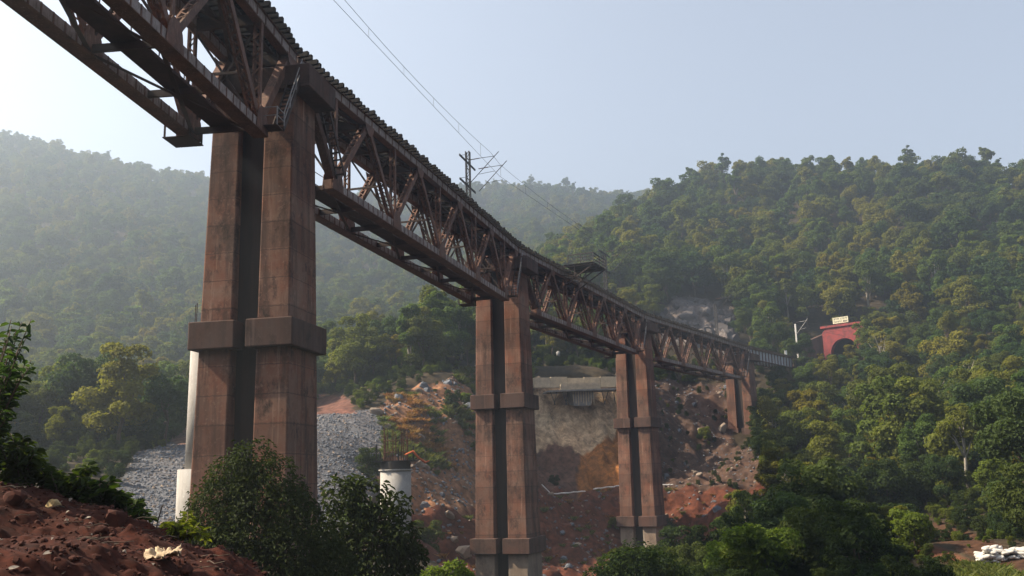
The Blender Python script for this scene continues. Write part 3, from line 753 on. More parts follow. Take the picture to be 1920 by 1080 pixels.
for z in (1.6, 2.7):
    m = MB(); m.tube([(1.16 * math.cos(t), 1.16 * math.sin(t), zt - zb + z) for t in np.linspace(0, 2 * math.pi, 25)], .025, 4, False); m.build('hoop', 'rebar_rust', rp1)
for x, y, hh in ((-1.7, -1.0, 1.5), (1.8, -1.1, 1.3), (-1.6, .9, .9), (.4, -1.25, 1.0)):
    MB().box(x - .06, x + .06, y - .06, y + .06, zt - zb + .81, zt - zb + .81 + hh).build('guard_post', 'dark_formwork', rp1)
m = MB(); m.tube([(1.0, -1.2, zt - zb + 1.3), (1.8, -1.3, zt - zb + 1.6), (2.3, -1.2, zt - zb + 1.0), (2.9, -.9, zt - zb + .55), (3.3, -.9, zt - zb + .7)], [.06, .13, .10, .12, .05], 7); m.build('orange_sheet', 'orange_cloth', rp1, True)
c = at(372, 655, 66); zb = gz(c[0], c[1]) - 2.0; zt = at(372, 640, 66)[2]; z2 = at(360, 880, 66)[2]
cx = at(392, 780, 66)[0] - .28
rp2 = tag(empty('round_pier', (cx, 66, zb)), 'white sunlit round pier with wider foot, mostly hidden behind the nearest bridge pier', 'round pier', 'round piers under construction')
ring(MB(), 1.20, z2 - zb, zt - zb, r1=1.12).build('column', 'new_concrete', rp2, True)
ring(MB(), 1.66, 0, z2 - zb - .01).build('foot', 'new_concrete', rp2, True)
for k in range(7):
    t = 2 * math.pi * (k + .5) / 7; MB().tube([(.95 * math.cos(t), .95 * math.sin(t), zt - zb - .2), (.95 * math.cos(t), .95 * math.sin(t), at(375, 572, 66)[2] - zb)], .03, 5).build('reinforcing_bar', 'rebar_rust', rp2)
# cream retaining wall and cast slab of the new abutment
A = at(1000, 716, 171.5); B = at(1185, 700, 175)
d = np.array([B[0] - A[0], B[1] - A[1]]); Ln = np.hypot(*d); az = math.atan2(d[1], d[0]); zb = min(A[2], B[2]) - 1.1
rw = tag(empty('retaining_wall', (A[0], A[1], zb), az), 'long cream retaining wall along the top of the grey earth cliff', 'retaining wall')
k = 6
for i in range(k):
    MB().box(Ln * i / k + .03, Ln * (i + 1) / k - .03, -.5 - .03 * (i % 2), .9, 0, 1.8 + .12 * math.sin(i * 2.1)).build('wall_panel', 'cream_concrete', rw)
ab2 = tag(empty('unfinished_abutment', tuple(at(1040, 752, 169.5)), az), 'cast concrete slab on props jutting from the cliff below the cream wall', 'abutment')
zz = at(1085, 733, 169.5)[2] - at(1040, 752, 169.5)[2]
MB().hexa([(-1.6, -1.6, zz - .22), (12, -1.6, zz + .12), (12, 2.5, zz + .12), (-1.6, 2.5, zz - .22), (-1.6, -1.6, zz + .06), (12, -1.6, zz + .42), (12, 2.5, zz + .42), (-1.6, 2.5, zz + .06)]).build('slab', 'formwork_grey', ab2)
MB().hexa([(1.0, -1.2, zz + .18), (8.2, -1.2, zz + .36), (8.2, -.4, zz + .36), (1.0, -.4, zz + .18), (1.0, -1.2, zz + 1.2), (8.2, -1.2, zz + 1.42), (8.2, -.4, zz + 1.42), (1.0, -.4, zz + 1.2)]).build('upstand_beam', 'cream_concrete', ab2)
MB().hexa([(3.4, -.6, zz - 2.6), (6.4, -.6, zz - 2.6), (6.8, 2.0, zz - 2.2), (3.0, 2.0, zz - 2.2), (3.0, -.6, zz - .12), (7.2, -.6, zz - .02), (7.2, 2.0, zz - .02), (3.0, 2.0, zz - .12)]).build('pier_block', 'formwork_grey', ab2)
for i in range(9):
    x = 3.2 + i * .47; MB().box(x, x + .12, -.78, -.62, zz - 1.9 - .3 * (i % 3), zz - .1).build('form_rib', 'cream_concrete', ab2)
for i, (x, dx) in enumerate(((-1.0, .9), (.2, -.5), (1.2, .8), (2.2, -.4), (8.4, .6), (9.6, -.7), (10.6, .3))):
    MB().bar((x, -1.2, zz - .1), (x + dx, -.8, zz - 2.4), .12, .12).build('prop', 'dark_formwork', ab2)
# white edge lines along the haul road
for (x0, y0, Y0), (x1, y1, Y1), nm in (((1016, 928, 151), (1098, 921, 152), 'left'), ((1112, 917, 153), (1165, 911, 153.5), 'mid'), ((1238, 909, 156), (1262, 909, 156), 'right')):
    m = MB(); P = [at(x0 + (x1 - x0) * t, y0 + (y1 - y0) * t, Y0 + (Y1 - Y0) * t) for t in np.linspace(0, 1, 12)]
    P = [(p[0], p[1], max(float(surf_z(p[None])[0]) + .06, p[2]) + random.uniform(-.05, .05)) for p in P]; m.tube(P, [random.uniform(.08, .13) for _ in P], 6)
    tag(m.build('white_pipe', 'white_paint'), {'left': 'long white pipe on the red slope just right of the second pier', 'mid': 'white pipe left of the third pier below the orange bank', 'right': 'short white pipe on the red slope right of the third pier'}[nm], 'pipe', 'white pipes along the haul road')
tk = at(1047, 668, 196); tg = float(surf_z(tk[None])[0])
tank = tag(empty('water_tank', tuple(tk)), 'small pale tank on a thin post among the trees above the retaining wall', 'tank')
MB().box(-.06, .06, -.06, .06, min(-.3, tg - tk[2] - .3), -.002).build('post', 'mast_steel', tank)
ring(MB(), .4, 0, .9, 16).build('drum', 'formwork_grey', tank, True); ring(MB(), .4, .9, 1.1, 16, .15).build('lid', 'formwork_grey', tank)
kp = bridge_pt(S5 + 20, .6, H + .6); tag(MB().box(kp[0] - .22, kp[0] + .22, kp[1] - .1, kp[1] + .1, kp[2], kp[2] + .9).build('marker_post', 'white_paint'), 'small white trackside post at the end of the girder span', 'marker post')

# ------------------------------------------------------------------ foliage builders
def leaf_cards(P, N, size, rng, asp=.5, fold=.18):
    """one folded kite per leaf"""
    n = len(P); N = N / np.linalg.norm(N, axis=1, keepdims=True)
    a = rng.normal(size=(n, 3)); a -= N * (a * N).sum(1, keepdims=True); a /= np.linalg.norm(a, axis=1, keepdims=True); b = np.cross(N, a)
    s = size * rng.uniform(.6, 1.35, n)[:, None]
    V = np.stack([P - a * s * .5, P + b * s * asp * .5 + N * s * fold * .5 + a * s * .05, P + a * s * .5 - N * s * .12, P - b * s * asp * .5 + N * s * fold * .5 + a * s * .05], 1).reshape(-1, 3)
    return V, np.arange(4 * n).reshape(-1, 4)
def crown(seed, lobes, nleaf, leaf, asp=.55, up=.35, jit=.55):
    """lobes: (x,y,z,rx,rz) list; leaves on and a little inside the lobe shells"""
    rng = np.random.default_rng(seed); lb = np.array(lobes, float); w = lb[:, 3] ** 1.6; w /= w.sum()
    k = rng.choice(len(lb), nleaf, p=w); d = rng.normal(size=(nleaf, 3)); d /= np.linalg.norm(d, axis=1, keepdims=True)
    flip = (d[:, 2] < -.35) & (rng.random(nleaf) < .75); d[flip, 2] *= -1
    rad = rng.uniform(.35, 1.0, nleaf) ** .42 * (1 + .22 * vnoise(d * 2.3 + k[:, None] * 7.1, seed) + .12 * vnoise(d * 6 + k[:, None] * 3.3, seed + 1))
    P = lb[k, :3] + d * np.c_[lb[k, 3], lb[k, 3], lb[k, 4]] * rad[:, None]
    N = d + rng.normal(size=(nleaf, 3)) * jit + np.array([0, 0, up])
    V, Q = leaf_cards(P, N, leaf, rng, asp)
    lt = rng.uniform(.15, .85, len(lb))[k] * .5 + rng.uniform(0, .5, nleaf); return V, Q, np.repeat(lt, 4)
def rand_lobes(seed, Rr, z0, z1, n, flat=.75):
    r = random.Random(seed); out = []
    for i in range(n):
        t = r.uniform(0, 2 * math.pi); q = Rr * .72 * math.sqrt(r.random()); f = r.random(); z = z0 + (z1 - z0) * f
        sh = 1 - .55 * max(0, f - .45); rl = Rr * r.uniform(.20, .40) * sh; out.append((q * math.cos(t) * sh, q * math.sin(t) * sh, z, rl, rl * flat))
    out.append((0, 0, z0 + (z1 - z0) * .55, Rr * .5, (z1 - z0) * .3)); return out
def trunk_mb(seed, h, r, lobes, n=6, branches=7):
    rr_ = random.Random(seed); m = MB(); x = y = 0; pts = []
    for i in range(5):
        pts.append((x, y, h * i / 4 - .6 * (i == 0))); x += rr_.uniform(-.25, .25); y += rr_.uniform(-.25, .25)
    m.tube(pts, [r, r * .85, r * .68, r * .5, r * .3], n)
    for lb in rr_.sample(lobes, min(branches, len(lobes))):
        t = rr_.uniform(.35, .9); i = int(t * 4); p = Vector(pts[i]); q = Vector(lb[:3]); mid = (p + q) / 2 + Vector((0, 0, .15 * (q - p).length))
        m.tube([p, mid, q], [r * .42, r * .28, r * .1], 5)
    return m
KINDS = []  # (crown mesh, trunk mesh, joined mesh for masses, height, radius, kind)
def tree_kind(seed, hh, Rr, mt, nleaf, leaf, kind, lean=.28, nl=19, bark='bark', branches=7):
    lobes = rand_lobes(seed, Rr, hh * lean, hh * .92, nl); V, Q, t = crown(seed, lobes, nleaf, leaf)
    cm = quads_mesh('crown', V, Q, mt, t); tmb = trunk_mb(seed, hh * .7, hh * (.022 if branches < 9 else .017), lobes, 6, branches); tm = tmb.mesh('trunk', bark, True)
    return dict(crown=cm, trunk=tm, V=V, Q=Q, t=t, mt=mt, h=hh, r=Rr, kind=kind)
KMID = [tree_kind(101, 8.5, 3.4, 'leaf_forest', 8200, .29, 'tree'), tree_kind(102, 7.2, 3.0, 'leaf_forest', 7400, .28, 'tree', .2), tree_kind(103, 10.0, 3.2, 'leaf_forest', 7400, .29, 'tree', .36, 20, 'pale_bark'),
        tree_kind(104, 8.0, 3.8, 'leaf_dark', 9000, .28, 'dark tree', .2, 22), tree_kind(105, 6.4, 2.6, 'leaf_yellow', 5600, .27, 'yellow tree', .3, 15, 'pale_bark'),
        tree_kind(106, 9.2, 2.6, 'leaf_forest', 3800, .28, 'open tree', .45, 9, 'pale_bark'), tree_kind(107, 4.2, 2.7, 'leaf_bush', 6200, .22, 'bush', .06, 18), tree_kind(108, 3.2, 2.2, 'leaf_bright', 4800, .21, 'bright bush', .06, 14), tree_kind(109, 9.5, 2.6, 'leaf_yellow', 260, .34, 'bare tree', .4, 16, 'pale_bark', branches=16)]
KFAR = [tree_kind(201 + i, h_, r_, m_, 2400, .5, 'far') for i, (h_, r_, m_) in enumerate(((8.5, 3.6, 'leaf_forest'), (7.2, 3.3, 'leaf_forest'), (9.8, 3.4, 'leaf_forest'), (8.0, 3.9, 'leaf_dark'), (7.0, 3.0, 'leaf_bright'), (11.5, 2.7, 'leaf_forest'), (6.0, 4.3, 'leaf_dark'), (7.5, 3.2, 'leaf_yellow')))]
def proto_obj(k):
    """crown + trunk in one unlinked mesh, for the masses"""
    tv = np.array([v.co for v in k['trunk'].vertices]); nv = len(k['V'])
    me = bpy.data.meshes.new('mass_tree'); faces = [tuple(q) for q in k['Q'].tolist()] + [tuple(i + nv for i in p.vertices) for p in k['trunk'].polygons]
    me.from_pydata(np.r_[k['V'], tv].tolist(), [], faces); me.materials.append(M[k['mt']]); me.materials.append(M['bark'])
    mi = np.zeros(len(faces), np.int32); mi[len(k['Q']):] = 1; me.polygons.foreach_set('material_index', mi)
    a = me.attributes.new('tint', 'FLOAT', 'POINT'); a.data.foreach_set('value', np.r_[k['t'], np.zeros(len(tv))].astype(np.float32)); me.update()
    return bpy.data.objects.new('mass_tree', me)
def scatter(name, P, idx, sc, rot, protos, tilt=None):
    me = bpy.data.meshes.new(name); n = len(P); me.vertices.add(n); me.vertices.foreach_set('co', np.asarray(P, np.float32).ravel())
    for nm, ty, v in (('pk', 'INT', np.asarray(idx, np.int32)), ('ps', 'FLOAT', np.asarray(sc, np.float32)), ('pr', 'FLOAT', np.asarray(rot, np.float32)), ('pt', 'FLOAT', np.asarray(tilt if tilt is not None else np.zeros(n), np.float32))):
        a = me.attributes.new(nm, ty, 'POINT'); a.data.foreach_set('value', v)
    me.update(); o = link(bpy.data.objects.new(name, me)); o['kind'] = 'stuff'
    ng = bpy.data.node_groups.new(name, 'GeometryNodeTree'); ng.interface.new_socket('Geometry', in_out='INPUT', socket_type='NodeSocketGeometry'); ng.interface.new_socket('Geometry', in_out='OUTPUT', socket_type='NodeSocketGeometry')
    N, Lk = ng.nodes, ng.links; gi = N.new('NodeGroupInput'); go = N.new('NodeGroupOutput'); jn = N.new('GeometryNodeJoinGeometry')
    def attr(nm, ty):
        x = N.new('GeometryNodeInputNamedAttribute'); x.data_type = ty; x.inputs[0].default_value = nm; return x.outputs[0]
    k, s, r, tl = attr('pk', 'INT'), attr('ps', 'FLOAT'), attr('pr', 'FLOAT'), attr('pt', 'FLOAT')
    cb = N.new('ShaderNodeCombineXYZ'); Lk.new(r, cb.inputs[2]); Lk.new(tl, cb.inputs[0]); e2r = N.new('FunctionNodeEulerToRotation'); Lk.new(cb.outputs[0], e2r.inputs[0])
    for i, po in enumerate(protos):
        oi = N.new('GeometryNodeObjectInfo'); oi.inputs[0].default_value = po; oi.inputs[1].default_value = True
        cmp_ = N.new('FunctionNodeCompare'); cmp_.data_type = 'INT'; cmp_.operation = 'EQUAL'; Lk.new(k, cmp_.inputs[2]); cmp_.inputs[3].default_value = i
        ip = N.new('GeometryNodeInstanceOnPoints'); Lk.new(gi.outputs[0], ip.inputs[0]); Lk.new(cmp_.outputs[0], ip.inputs[1]); Lk.new(oi.outputs['Geometry'], ip.inputs[2])
        Lk.new(e2r.outputs[0], ip.inputs[5]); Lk.new(s, ip.inputs[6]); Lk.new(ip.outputs[0], jn.inputs[0])
    Lk.new(jn.outputs[0], go.inputs[0]); o.modifiers.new('scatter', 'NODES').node_group = ng
    return o

# ------------------------------------------------------------------ forest
cand = []
for r0, r1, st_ in ((58, 170, 3.8), (170, 300, 5.0), (300, 480, 6.2), (480, 920, 7.6)):
    gx, gy = np.meshgrid(np.arange(-520, 640, st_), np.arange(40, 930, st_)); q = np.c_[gx.ravel(), gy.ravel()]; q += RNG.uniform(-.45, .45, q.shape) * st_
    r = np.hypot(q[:, 0], q[:, 1]); q = q[(r >= r0) & (r < r1) & (np.abs(np.arctan2(q[:, 0], q[:, 1])) < R(36))]; cand.append(q)
Q2 = np.concatenate(cand); QZ = ground(Q2); Q3 = np.c_[Q2, QZ]; px, py = proj(Q3); zo = zone_of(Q3, 4)
keep = (zo < 0) & (px > -160) & (px < 2080) & (py < 1330)
dist = np.full(len(Q2), 1e9); sarr = np.zeros(len(Q2))
for i in range(len(PATHS)):
    dd = np.hypot(Q2[:, 0] - PATHS[i, 0], Q2[:, 1] - PATHS[i, 1]); b = dd < dist; dist[b] = dd[b]; sarr[b] = PATHS[i, 2]
keep &= ~((px < 400) & (Q2[:, 1] < 94)) & ~((px < 1080) & (Q2[:, 1] < 100)) & ~((px > 380) & (px < 1010) & (Q2[:, 1] < 150))
keep &= ~((px > 1640) & (Q2[:, 1] < 66)) & ~((px > 990) & (px < 1175) & (Q2[:, 1] < 200))
keep &= ~((sarr > S5 + 44) & (dist < 9.5) & (Q2[:, 1] < 246)) & ~((px > 1285) & (px < 1365) & (py > 560) & (py < 640) & (Q2[:, 1] > 205) & (Q2[:, 1] < 265))
keep &= ~((px > 1500) & (px < 1625) & (Q2[:, 1] > 226) & (Q2[:, 1] < 246) & (QZ < H + 10))
Q3, px, py, dist, sarr = Q3[keep], px[keep], py[keep], dist[keep], sarr[keep]; n = len(Q3)
rr = np.hypot(Q3[:, 0], Q3[:, 1]); scl = RNG.uniform(.6, 1.5, n) * np.where(RNG.random(n) < .08, 1.3, 1)
pick = RNG.random(n); kind = np.select([pick < .20, pick < .38, pick < .52, pick < .74, pick < .795, pick < .86, pick < .95], [0, 1, 2, 3, 4, 5, 6], 7)
clump = vnoise(Q3[:, :2] / 26, 91); kind = np.where((clump > .45) & (pick > .3) & (pick < .6), 4, kind); kind = np.where((clump < -.35) & (pick < .5), 3, kind)
kind = np.where((rr < 118) & (pick < .62), np.where(pick < .4, 6, 7), kind)
kind = np.where((px < 620) & (rr < 200) & ((kind == 2) | (kind == 5)), 0, kind)
k3 = (rr < 165) & (px > 1180) & (kind == 3) & (pick < .68); kind = np.where(k3, np.where(pick < .56, 1, np.where(pick < .62, 4, 7)), kind)
kind = np.where((px > 1100) & (rr > 110) & (RNG.random(n) < .035), 8, kind)
kind = np.where((dist < 9) & (sarr < S5 + 2), 6, kind)
KH = np.array([k['h'] for k in KMID]); hgt = KH[kind] * scl
def cap_height(mask, limit):
    """shrink trees so that their tops stay below what they do not hide in the photograph"""
    global hgt, scl
    top = Q3.copy(); top[:, 2] += hgt; _, ty = proj(top); bad = mask & (ty < limit)
    mh = (Q3[:, 1] / F) * (py - limit) * .97; s2 = np.clip(mh / KH[kind], 0, None); scl = np.where(bad, np.minimum(scl, s2), scl); hgt = KH[kind] * scl
Yv = Q3[:, 1]
cap_height((px < 1100) & (Yv < 150) & (px > 500), 1062); cap_height((px >= 1090) & (px < 1270) & (Yv < 135), 1028); cap_height((px >= 1270) & (px < 1345) & (Yv < 140), 960)
cap_height((px >= 1345) & (px < 1440) & (Yv < 150), 905); cap_height((px >= 1215) & (px < 1400) & (Yv < 192) & (Yv > 135), 835); cap_height((px >= 1395) & (px < 1480) & (Yv < 200), 705)
cap_height((px >= 1470) & (px < 1545) & (Yv < 222), 668); cap_height((px >= 1545) & (px < 1605) & (Yv < 236), 660); cap_height((px >= 1600) & (px < 1640) & (Yv < 240), 610)
cap_height((dist < 6) & (sarr < S5 + 26), 1e9 * 0 + py - (np.clip(H - 8.5 - Q3[:, 2], 0, 6) * F / Yv)); cap_height((px > 1640) & (Yv < 100) & (px < 1930), 945)
cap_height((px > 1120) & (px < 1420) & (Yv > 195) & (Yv < 235), 640); cap_height((px > 1230) & (px < 1372) & (Yv >= 195) & (Yv < 238), 655)
ok = scl > .22; Q3, px, py, rr, scl, kind, hgt = Q3[ok], px[ok], py[ok], rr[ok], scl[ok], kind[ok], hgt[ok]; n = len(Q3)
pick2 = RNG.random(n); Q3[:, 2] -= .15; rot = RNG.uniform(0, 6.283, n)
inview = (px > 20) & (px < 1900) & (py < 1100); app = np.where(inview, hgt / rr, 0)
isbush = (kind == 6) | (kind == 7); sel = np.zeros(n, bool)
for msk, mx in ((~isbush, 235), (isbush, 60)):
    o_ = np.argsort(-np.where(msk & (rr > 60), app, 0))[:mx]; sel[o_] = True
TL = {0: ('tree', 'rounded green tree {}', 'tree'), 1: ('tree', 'squat green tree {}', 'tree'), 2: ('tree', 'high-crowned green tree {}', 'tree'), 3: ('tree', 'dark broad-crowned tree {}', 'tree'),
      4: ('tree', 'yellow-leaved tree {}', 'tree'), 5: ('tree', 'thin-crowned pale-trunked tree {}', 'tree'), 6: ('bush', 'low dark green bush {}', 'bush'), 7: ('bush', 'low bright green bush {}', 'bush'), 8: ('tree', 'nearly bare pale-branched tree {}', 'tree')}
def where(x, y):
    """place in the photo in words, by things one can find there"""
    if x < 130: return 'at the left edge above the mound shrubs'
    if x < 260: return 'left of the grey stone dump in the haze'
    if x < 400: return 'just left of the nearest pier'
    if x < 600: return 'behind the nearest pier'
    if x < 740: return 'behind the grey stone dump'
    if x < 900: return 'between the first and second piers behind the spoil heap'
    if x < 1010: return 'close behind the second pier'
    if x < 1180: return 'above the cream retaining wall'
    if x < 1290: return 'low beside the third pier' if y > 800 else 'above the third span beside the rock face'
    if x < 1430: return 'at the bottom between third and last piers' if y > 880 else ('close to the last pier' if y > 690 else 'above the last truss span')
    if x < 1520: return 'in the bottom thicket right of the last pier' if y > 900 else ('halfway down the slope right of the last pier' if y > 770 else ('just below the girder span' if y > 660 else 'above the girder span'))
    if x < 1640: return 'at the bottom below the tunnel mouth' if y > 900 else ('on the slope below the tunnel mouth' if y > 770 else ('right under the tunnel mouth' if y > 640 else 'above the tunnel mouth'))
    if x < 1780: return 'beside the dirt path' if y > 900 else ('halfway up the slope right of the tunnel' if y > 740 else ('level with the tunnel to its right' if y > 600 else 'high on the right slope'))
    return 'behind the white sacks' if y > 900 else ('at the right edge above the sacks' if y > 760 else ('at the right edge level with the tunnel' if y > 600 else 'high at the right edge'))
for i in np.nonzero(sel)[0]:
    k = KMID[kind[i]]; side = where(px[i], py[i] - hgt[i] * F / Q3[i, 1] * .5)
    nm, lab, cat = TL[kind[i]]; lab = ('small ' if scl[i] < .8 else ('large ' if scl[i] > 1.25 else '')) + lab.format(side)
    root = bpy.data.objects.new(nm, None); root.location = Q3[i]; root.rotation_euler = (0, 0, rot[i]); root.scale = (scl[i],) * 3; root.empty_display_size = .3; COL.objects.link(root)
    tag(root, lab, cat, lab)
    inst('crown', k['crown'], root); inst('trunk' if nm == 'tree' else 'stem', k['trunk'], root)
mid = (~sel) & (rr < 255); far = (~sel) & (rr >= 255); right = px > 1020 + 0 * px
pm = [proto_obj(k) for k in KMID]; pf = [proto_obj(k) for k in KFAR]
kf = np.select([(kind == 3) & (pick2 < .6), kind == 3, (kind == 4) & (pick2 < .4), (kind == 4) | (kind == 7), kind == 1, (kind == 2) & (pick2 < .5), kind == 2], [3, 6, 7, 4, 1, 5, 2], 0)
for msk, nm, pl, kk, lab in ((mid & right, 'forest_slope', pm, kind, 'dense mixed wood covering the right slope'), (mid & ~right, 'forest_slope', pm, kind, 'wood along the foot of the hazy left hill'),
                        (far & right, 'hillside_forest', pf, kf, 'forest covering the upper right hillside up to the ridge'), (far & ~right, 'hillside_forest', pf, kf, 'hazy forest covering the far left and middle hills')):
    o = scatter(nm, Q3[msk], kk[msk], scl[msk] * np.where(pl is pf, 1.12, 1.0), rot[msk], pl); tag(o, lab, 'forest')
# undergrowth between the trees of the near right slope
gx, gy = np.meshgrid(np.arange(-10, 130, 2.0), np.arange(50, 215, 2.0)); q = np.c_[gx.ravel(), gy.ravel()]; q += RNG.uniform(-.9, .9, q.shape); z = ground(q); q3 = np.c_[q, z]; ux, uy = proj(q3); uz = zone_of(q3, 5)
dd = np.min(np.hypot(q[:, None, 0] - PATHS[None, ::2, 0], q[:, None, 1] - PATHS[None, ::2, 1]), 1)
k_ = (ux > 1210) & (ux < 2050) & ((uz < 0) | ((uz == ZI['rocky_right']) & (RNG.random(len(q)) < .42)) | ((uz == ZI['path_bank']) & (RNG.random(len(q)) < .75)) | ((uz == ZI['red_low']) & (ux > 1290) & (RNG.random(len(q)) < .14))) & (dd > 3) & ~((ux > 1815) & (q[:, 1] < 65)) & ~((ux > 1480) & (ux < 1620) & (q[:, 1] > 215))
q3 = q3[k_]; m_ = len(q3); uz = uz[k_]; us = RNG.uniform(.22, .5, m_) * np.where(uz >= 0, .6, 1) * np.where((q3[:, 1] < 74) & (q3[:, 0] > 22), .55, 1)
tag(scatter('undergrowth', q3, np.where(RNG.random(m_) < .6, 0, 1), us, RNG.uniform(0, 6.28, m_), [pm[6], pm[7]]), 'low leafy undergrowth between the trees of the right slope', 'undergrowth')

gx, gy = np.meshgrid(np.arange(-75, 20, 2.1), np.arange(86, 215, 2.1)); q = np.c_[gx.ravel(), gy.ravel()]; q += RNG.uniform(-.9, .9, q.shape); q3 = np.c_[q, ground(q)]; ux, uy = proj(q3); uz = zone_of(q3, 5)
k_ = (ux > -120) & (ux < 1180) & ((uz < 0) | ((uz == ZI['rocky']) & (uy < 870) & (RNG.random(len(q)) < .42)) | ((uz == ZI['path_bank']) & (RNG.random(len(q)) < .5))) & ~((ux > 985) & (q[:, 1] > 168) & (q[:, 1] < 186)) & ~((ux > 700) & (uy > 900))
q3 = q3[k_]; m_ = len(q3); uz = uz[k_]; us = RNG.uniform(.2, .48, m_) * np.where(uz >= 0, .5, 1)
tag(scatter('undergrowth', q3, np.where(RNG.random(m_) < .55, 0, 1), us, RNG.uniform(0, 6.28, m_), [pm[6], pm[7]]), 'low leafy undergrowth around the stone dump and spoil heap', 'undergrowth')

q = np.c_[RNG.uniform(-45, 45, 2600), RNG.uniform(16, 94, 2600)]; q3 = np.c_[q, ground(q)]; ux, uy = proj(q3); uz = zone_of(q3, 5)
q3 = q3[(uz < 0) & (uy > 1098) & (np.hypot(q[:, 0] + 13, q[:, 1] - 51) > 5)]; m_ = len(q3)
tag(scatter('ground_cover', q3, np.where(RNG.random(m_) < .7, 0, 1), RNG.uniform(.08, .19, m_), RNG.uniform(0, 6.28, m_), [pm[6], pm[7]]), 'low weeds covering the valley floor near the nearest pier', 'ground cover')

# ------------------------------------------------------------------ stones, grass tufts
def stone_mesh(seed, mt, n=10):
    rng = np.random.default_rng(seed); import bmesh
    bm = bmesh.new(); bmesh.ops.create_icosphere(bm, subdivisions=2, radius=.5)
    for v in bm.verts:
        d = np.array(v.co); d /= np.linalg.norm(d); f = 1 + .28 * vnoise(d[None] * 1.7 + seed, seed)[0]
        for ax in rng.normal(size=(0, 3)): pass
        v.co = Vector((d[0] * .62, d[1] * .45, d[2] * .36)) * f
    for k in range(n):                                         # chop flat facets
        ax = Vector(rng.normal(size=3)).normalized(); lim = rng.uniform(.26, .42)
        for v in bm.verts:
            t = v.co.dot(ax)
            if t > lim: v.co -= ax * (t - lim)
    me = bpy.data.meshes.new('stone'); bm.to_mesh(me); bm.free(); me.materials.append(M[mt]); return me
SG = [stone_mesh(300 + i, 'stone_grey') for i in range(4)]; STN = [stone_mesh(310 + i, 'stone_tan') for i in range(3)]
pg = [bpy.data.objects.new('stone', me) for me in SG]; pt = [bpy.data.objects.new('stone', me) for me in STN]
def rand_zone(zname, x0, x1, y0, y1, n, jit=5):
    q = np.c_[RNG.uniform(x0, x1, n), RNG.uniform(y0, y1, n)]; q3 = np.c_[q, ground(q)]; return q3[zone_of(q3, jit) == ZI[zname]]
g = rand_zone('gravel', -62, 0, 62, 140, 60000); g[:, 2] = surf_z(g) + .02; m_ = len(g)
tag(scatter('gravel_dump', g, np.where(RNG.random(m_) < .82, RNG.integers(0, 4, m_), RNG.integers(4, 7, m_)), RNG.uniform(.09, .17, m_) + .34 * RNG.random(m_) ** 5, RNG.uniform(0, 6.28, m_), pg + pt, RNG.uniform(-.5, .5, m_)), 'dump of broken grey stone behind the nearest pier', 'gravel')
P_ = [rand_zone('rocky', -30, 15, 90, 180, 9000), rand_zone('rocky_right', 15, 55, 150, 210, 1500), rand_zone('red_low', -25, 50, 85, 170, 3500)]
g = np.concatenate([P_[0], P_[1], P_[2]]); g[:, 2] = surf_z(g) + .02; m_ = len(g)
tag(scatter('rubble', g, RNG.integers(0, 7, m_), RNG.uniform(.18, .62, m_), RNG.uniform(0, 6.28, m_), pg + pt, RNG.uniform(-.5, .5, m_)), 'loose rubble strewn over the red and brown excavation slopes', 'rubble')
RK = [stone_mesh(340 + i, 'rock_grey', 14) for i in range(4)]; pk_ = [bpy.data.objects.new('stone', me) for me in RK]
q = rand_zone('rock_face', 25, 70, 222, 264, 800); q[:, 2] = surf_z(q) - 1.3; m_ = len(q)
tag(scatter('rock_outcrop', q, RNG.integers(0, 4, m_), 1.8 + 4.6 * RNG.random(m_) ** 1.6, RNG.uniform(0, 6.28, m_), pk_, RNG.uniform(.5, 1.3, m_)), 'jagged grey rock face above the last truss span', 'rock')
def boulder(p, s, me, label, group):
    o = inst('boulder', me, None, (p[0], p[1], p[2]), (random.uniform(-.4, .4), random.uniform(-.4, .4), random.uniform(0, 6)), (s, s, s)); tag(o, label, 'boulder', group)
for nm, lab, cnt, lo, hi in (('rocky', 'tan boulder on the grassy spoil heap left of the second pier', 30, .8, 1.9), ('rocky_right', 'pale angular rock on the slope between the third and last piers', 16, .8, 1.5), ('red_low', 'pale rock lying on the red soil slope below the haul road', 26, .7, 1.7)):
    q = rand_zone(nm, -30, 55, 85, 210, 6000); q = q[RNG.permutation(len(q))[:cnt]]; q[:, 2] = surf_z(q) + .1
    for p in q: boulder(p, random.uniform(lo, hi), random.choice(STN + SG[:2]), lab, lab)
for x, y, Y, s, lab in ((790, 855, 118, 1.8, 'large yellowish boulder just right of the unfinished round pier'), (1350, 742, 186, 2.6, 'flat pale slab of rock left of the last pier'), (705, 772, 130, 1.9, 'pale boulder at the top of the grey stone dump'),
                        (840, 905, 110, 1.5, 'white boulder at the left of the second pier above red soil'), (870, 985, 106, 2.3, 'cluster rock left of the second pier near its lower collar')):
    p = at(x, y, Y); boulder((p[0], p[1], surf_z(np.array([p]))[0] + s * .1), s, random.choice(STN), lab, None)
def tuft(seed, mt, n=70, h=1.0, spread=.55):
    rng = np.random.default_rng(seed); b = np.c_[rng.normal(size=(n, 2)) * spread * .4, np.zeros(n)]; d = np.c_[rng.normal(size=(n, 2)) * .45, np.ones(n)]; ln = rng.uniform(.5, 1.1, n)[:, None] * h
    side = np.cross(d, rng.normal(size=(n, 3))); side /= np.linalg.norm(side, axis=1, keepdims=True); w = .06 * h
    tip = b + d * ln; tip[:, :2] += d[:, :2] * ln * .5; mid_ = b + d * ln * .55
    V = np.stack([b - side * w, b + side * w, mid_ + side * w * 1.2, tip], 1).reshape(-1, 3); Qd = np.arange(4 * n).reshape(-1, 4)
    return bpy.data.objects.new('tuft', quads_mesh('tuft', V, Qd, mt, np.repeat(rng.random(n), 4)))
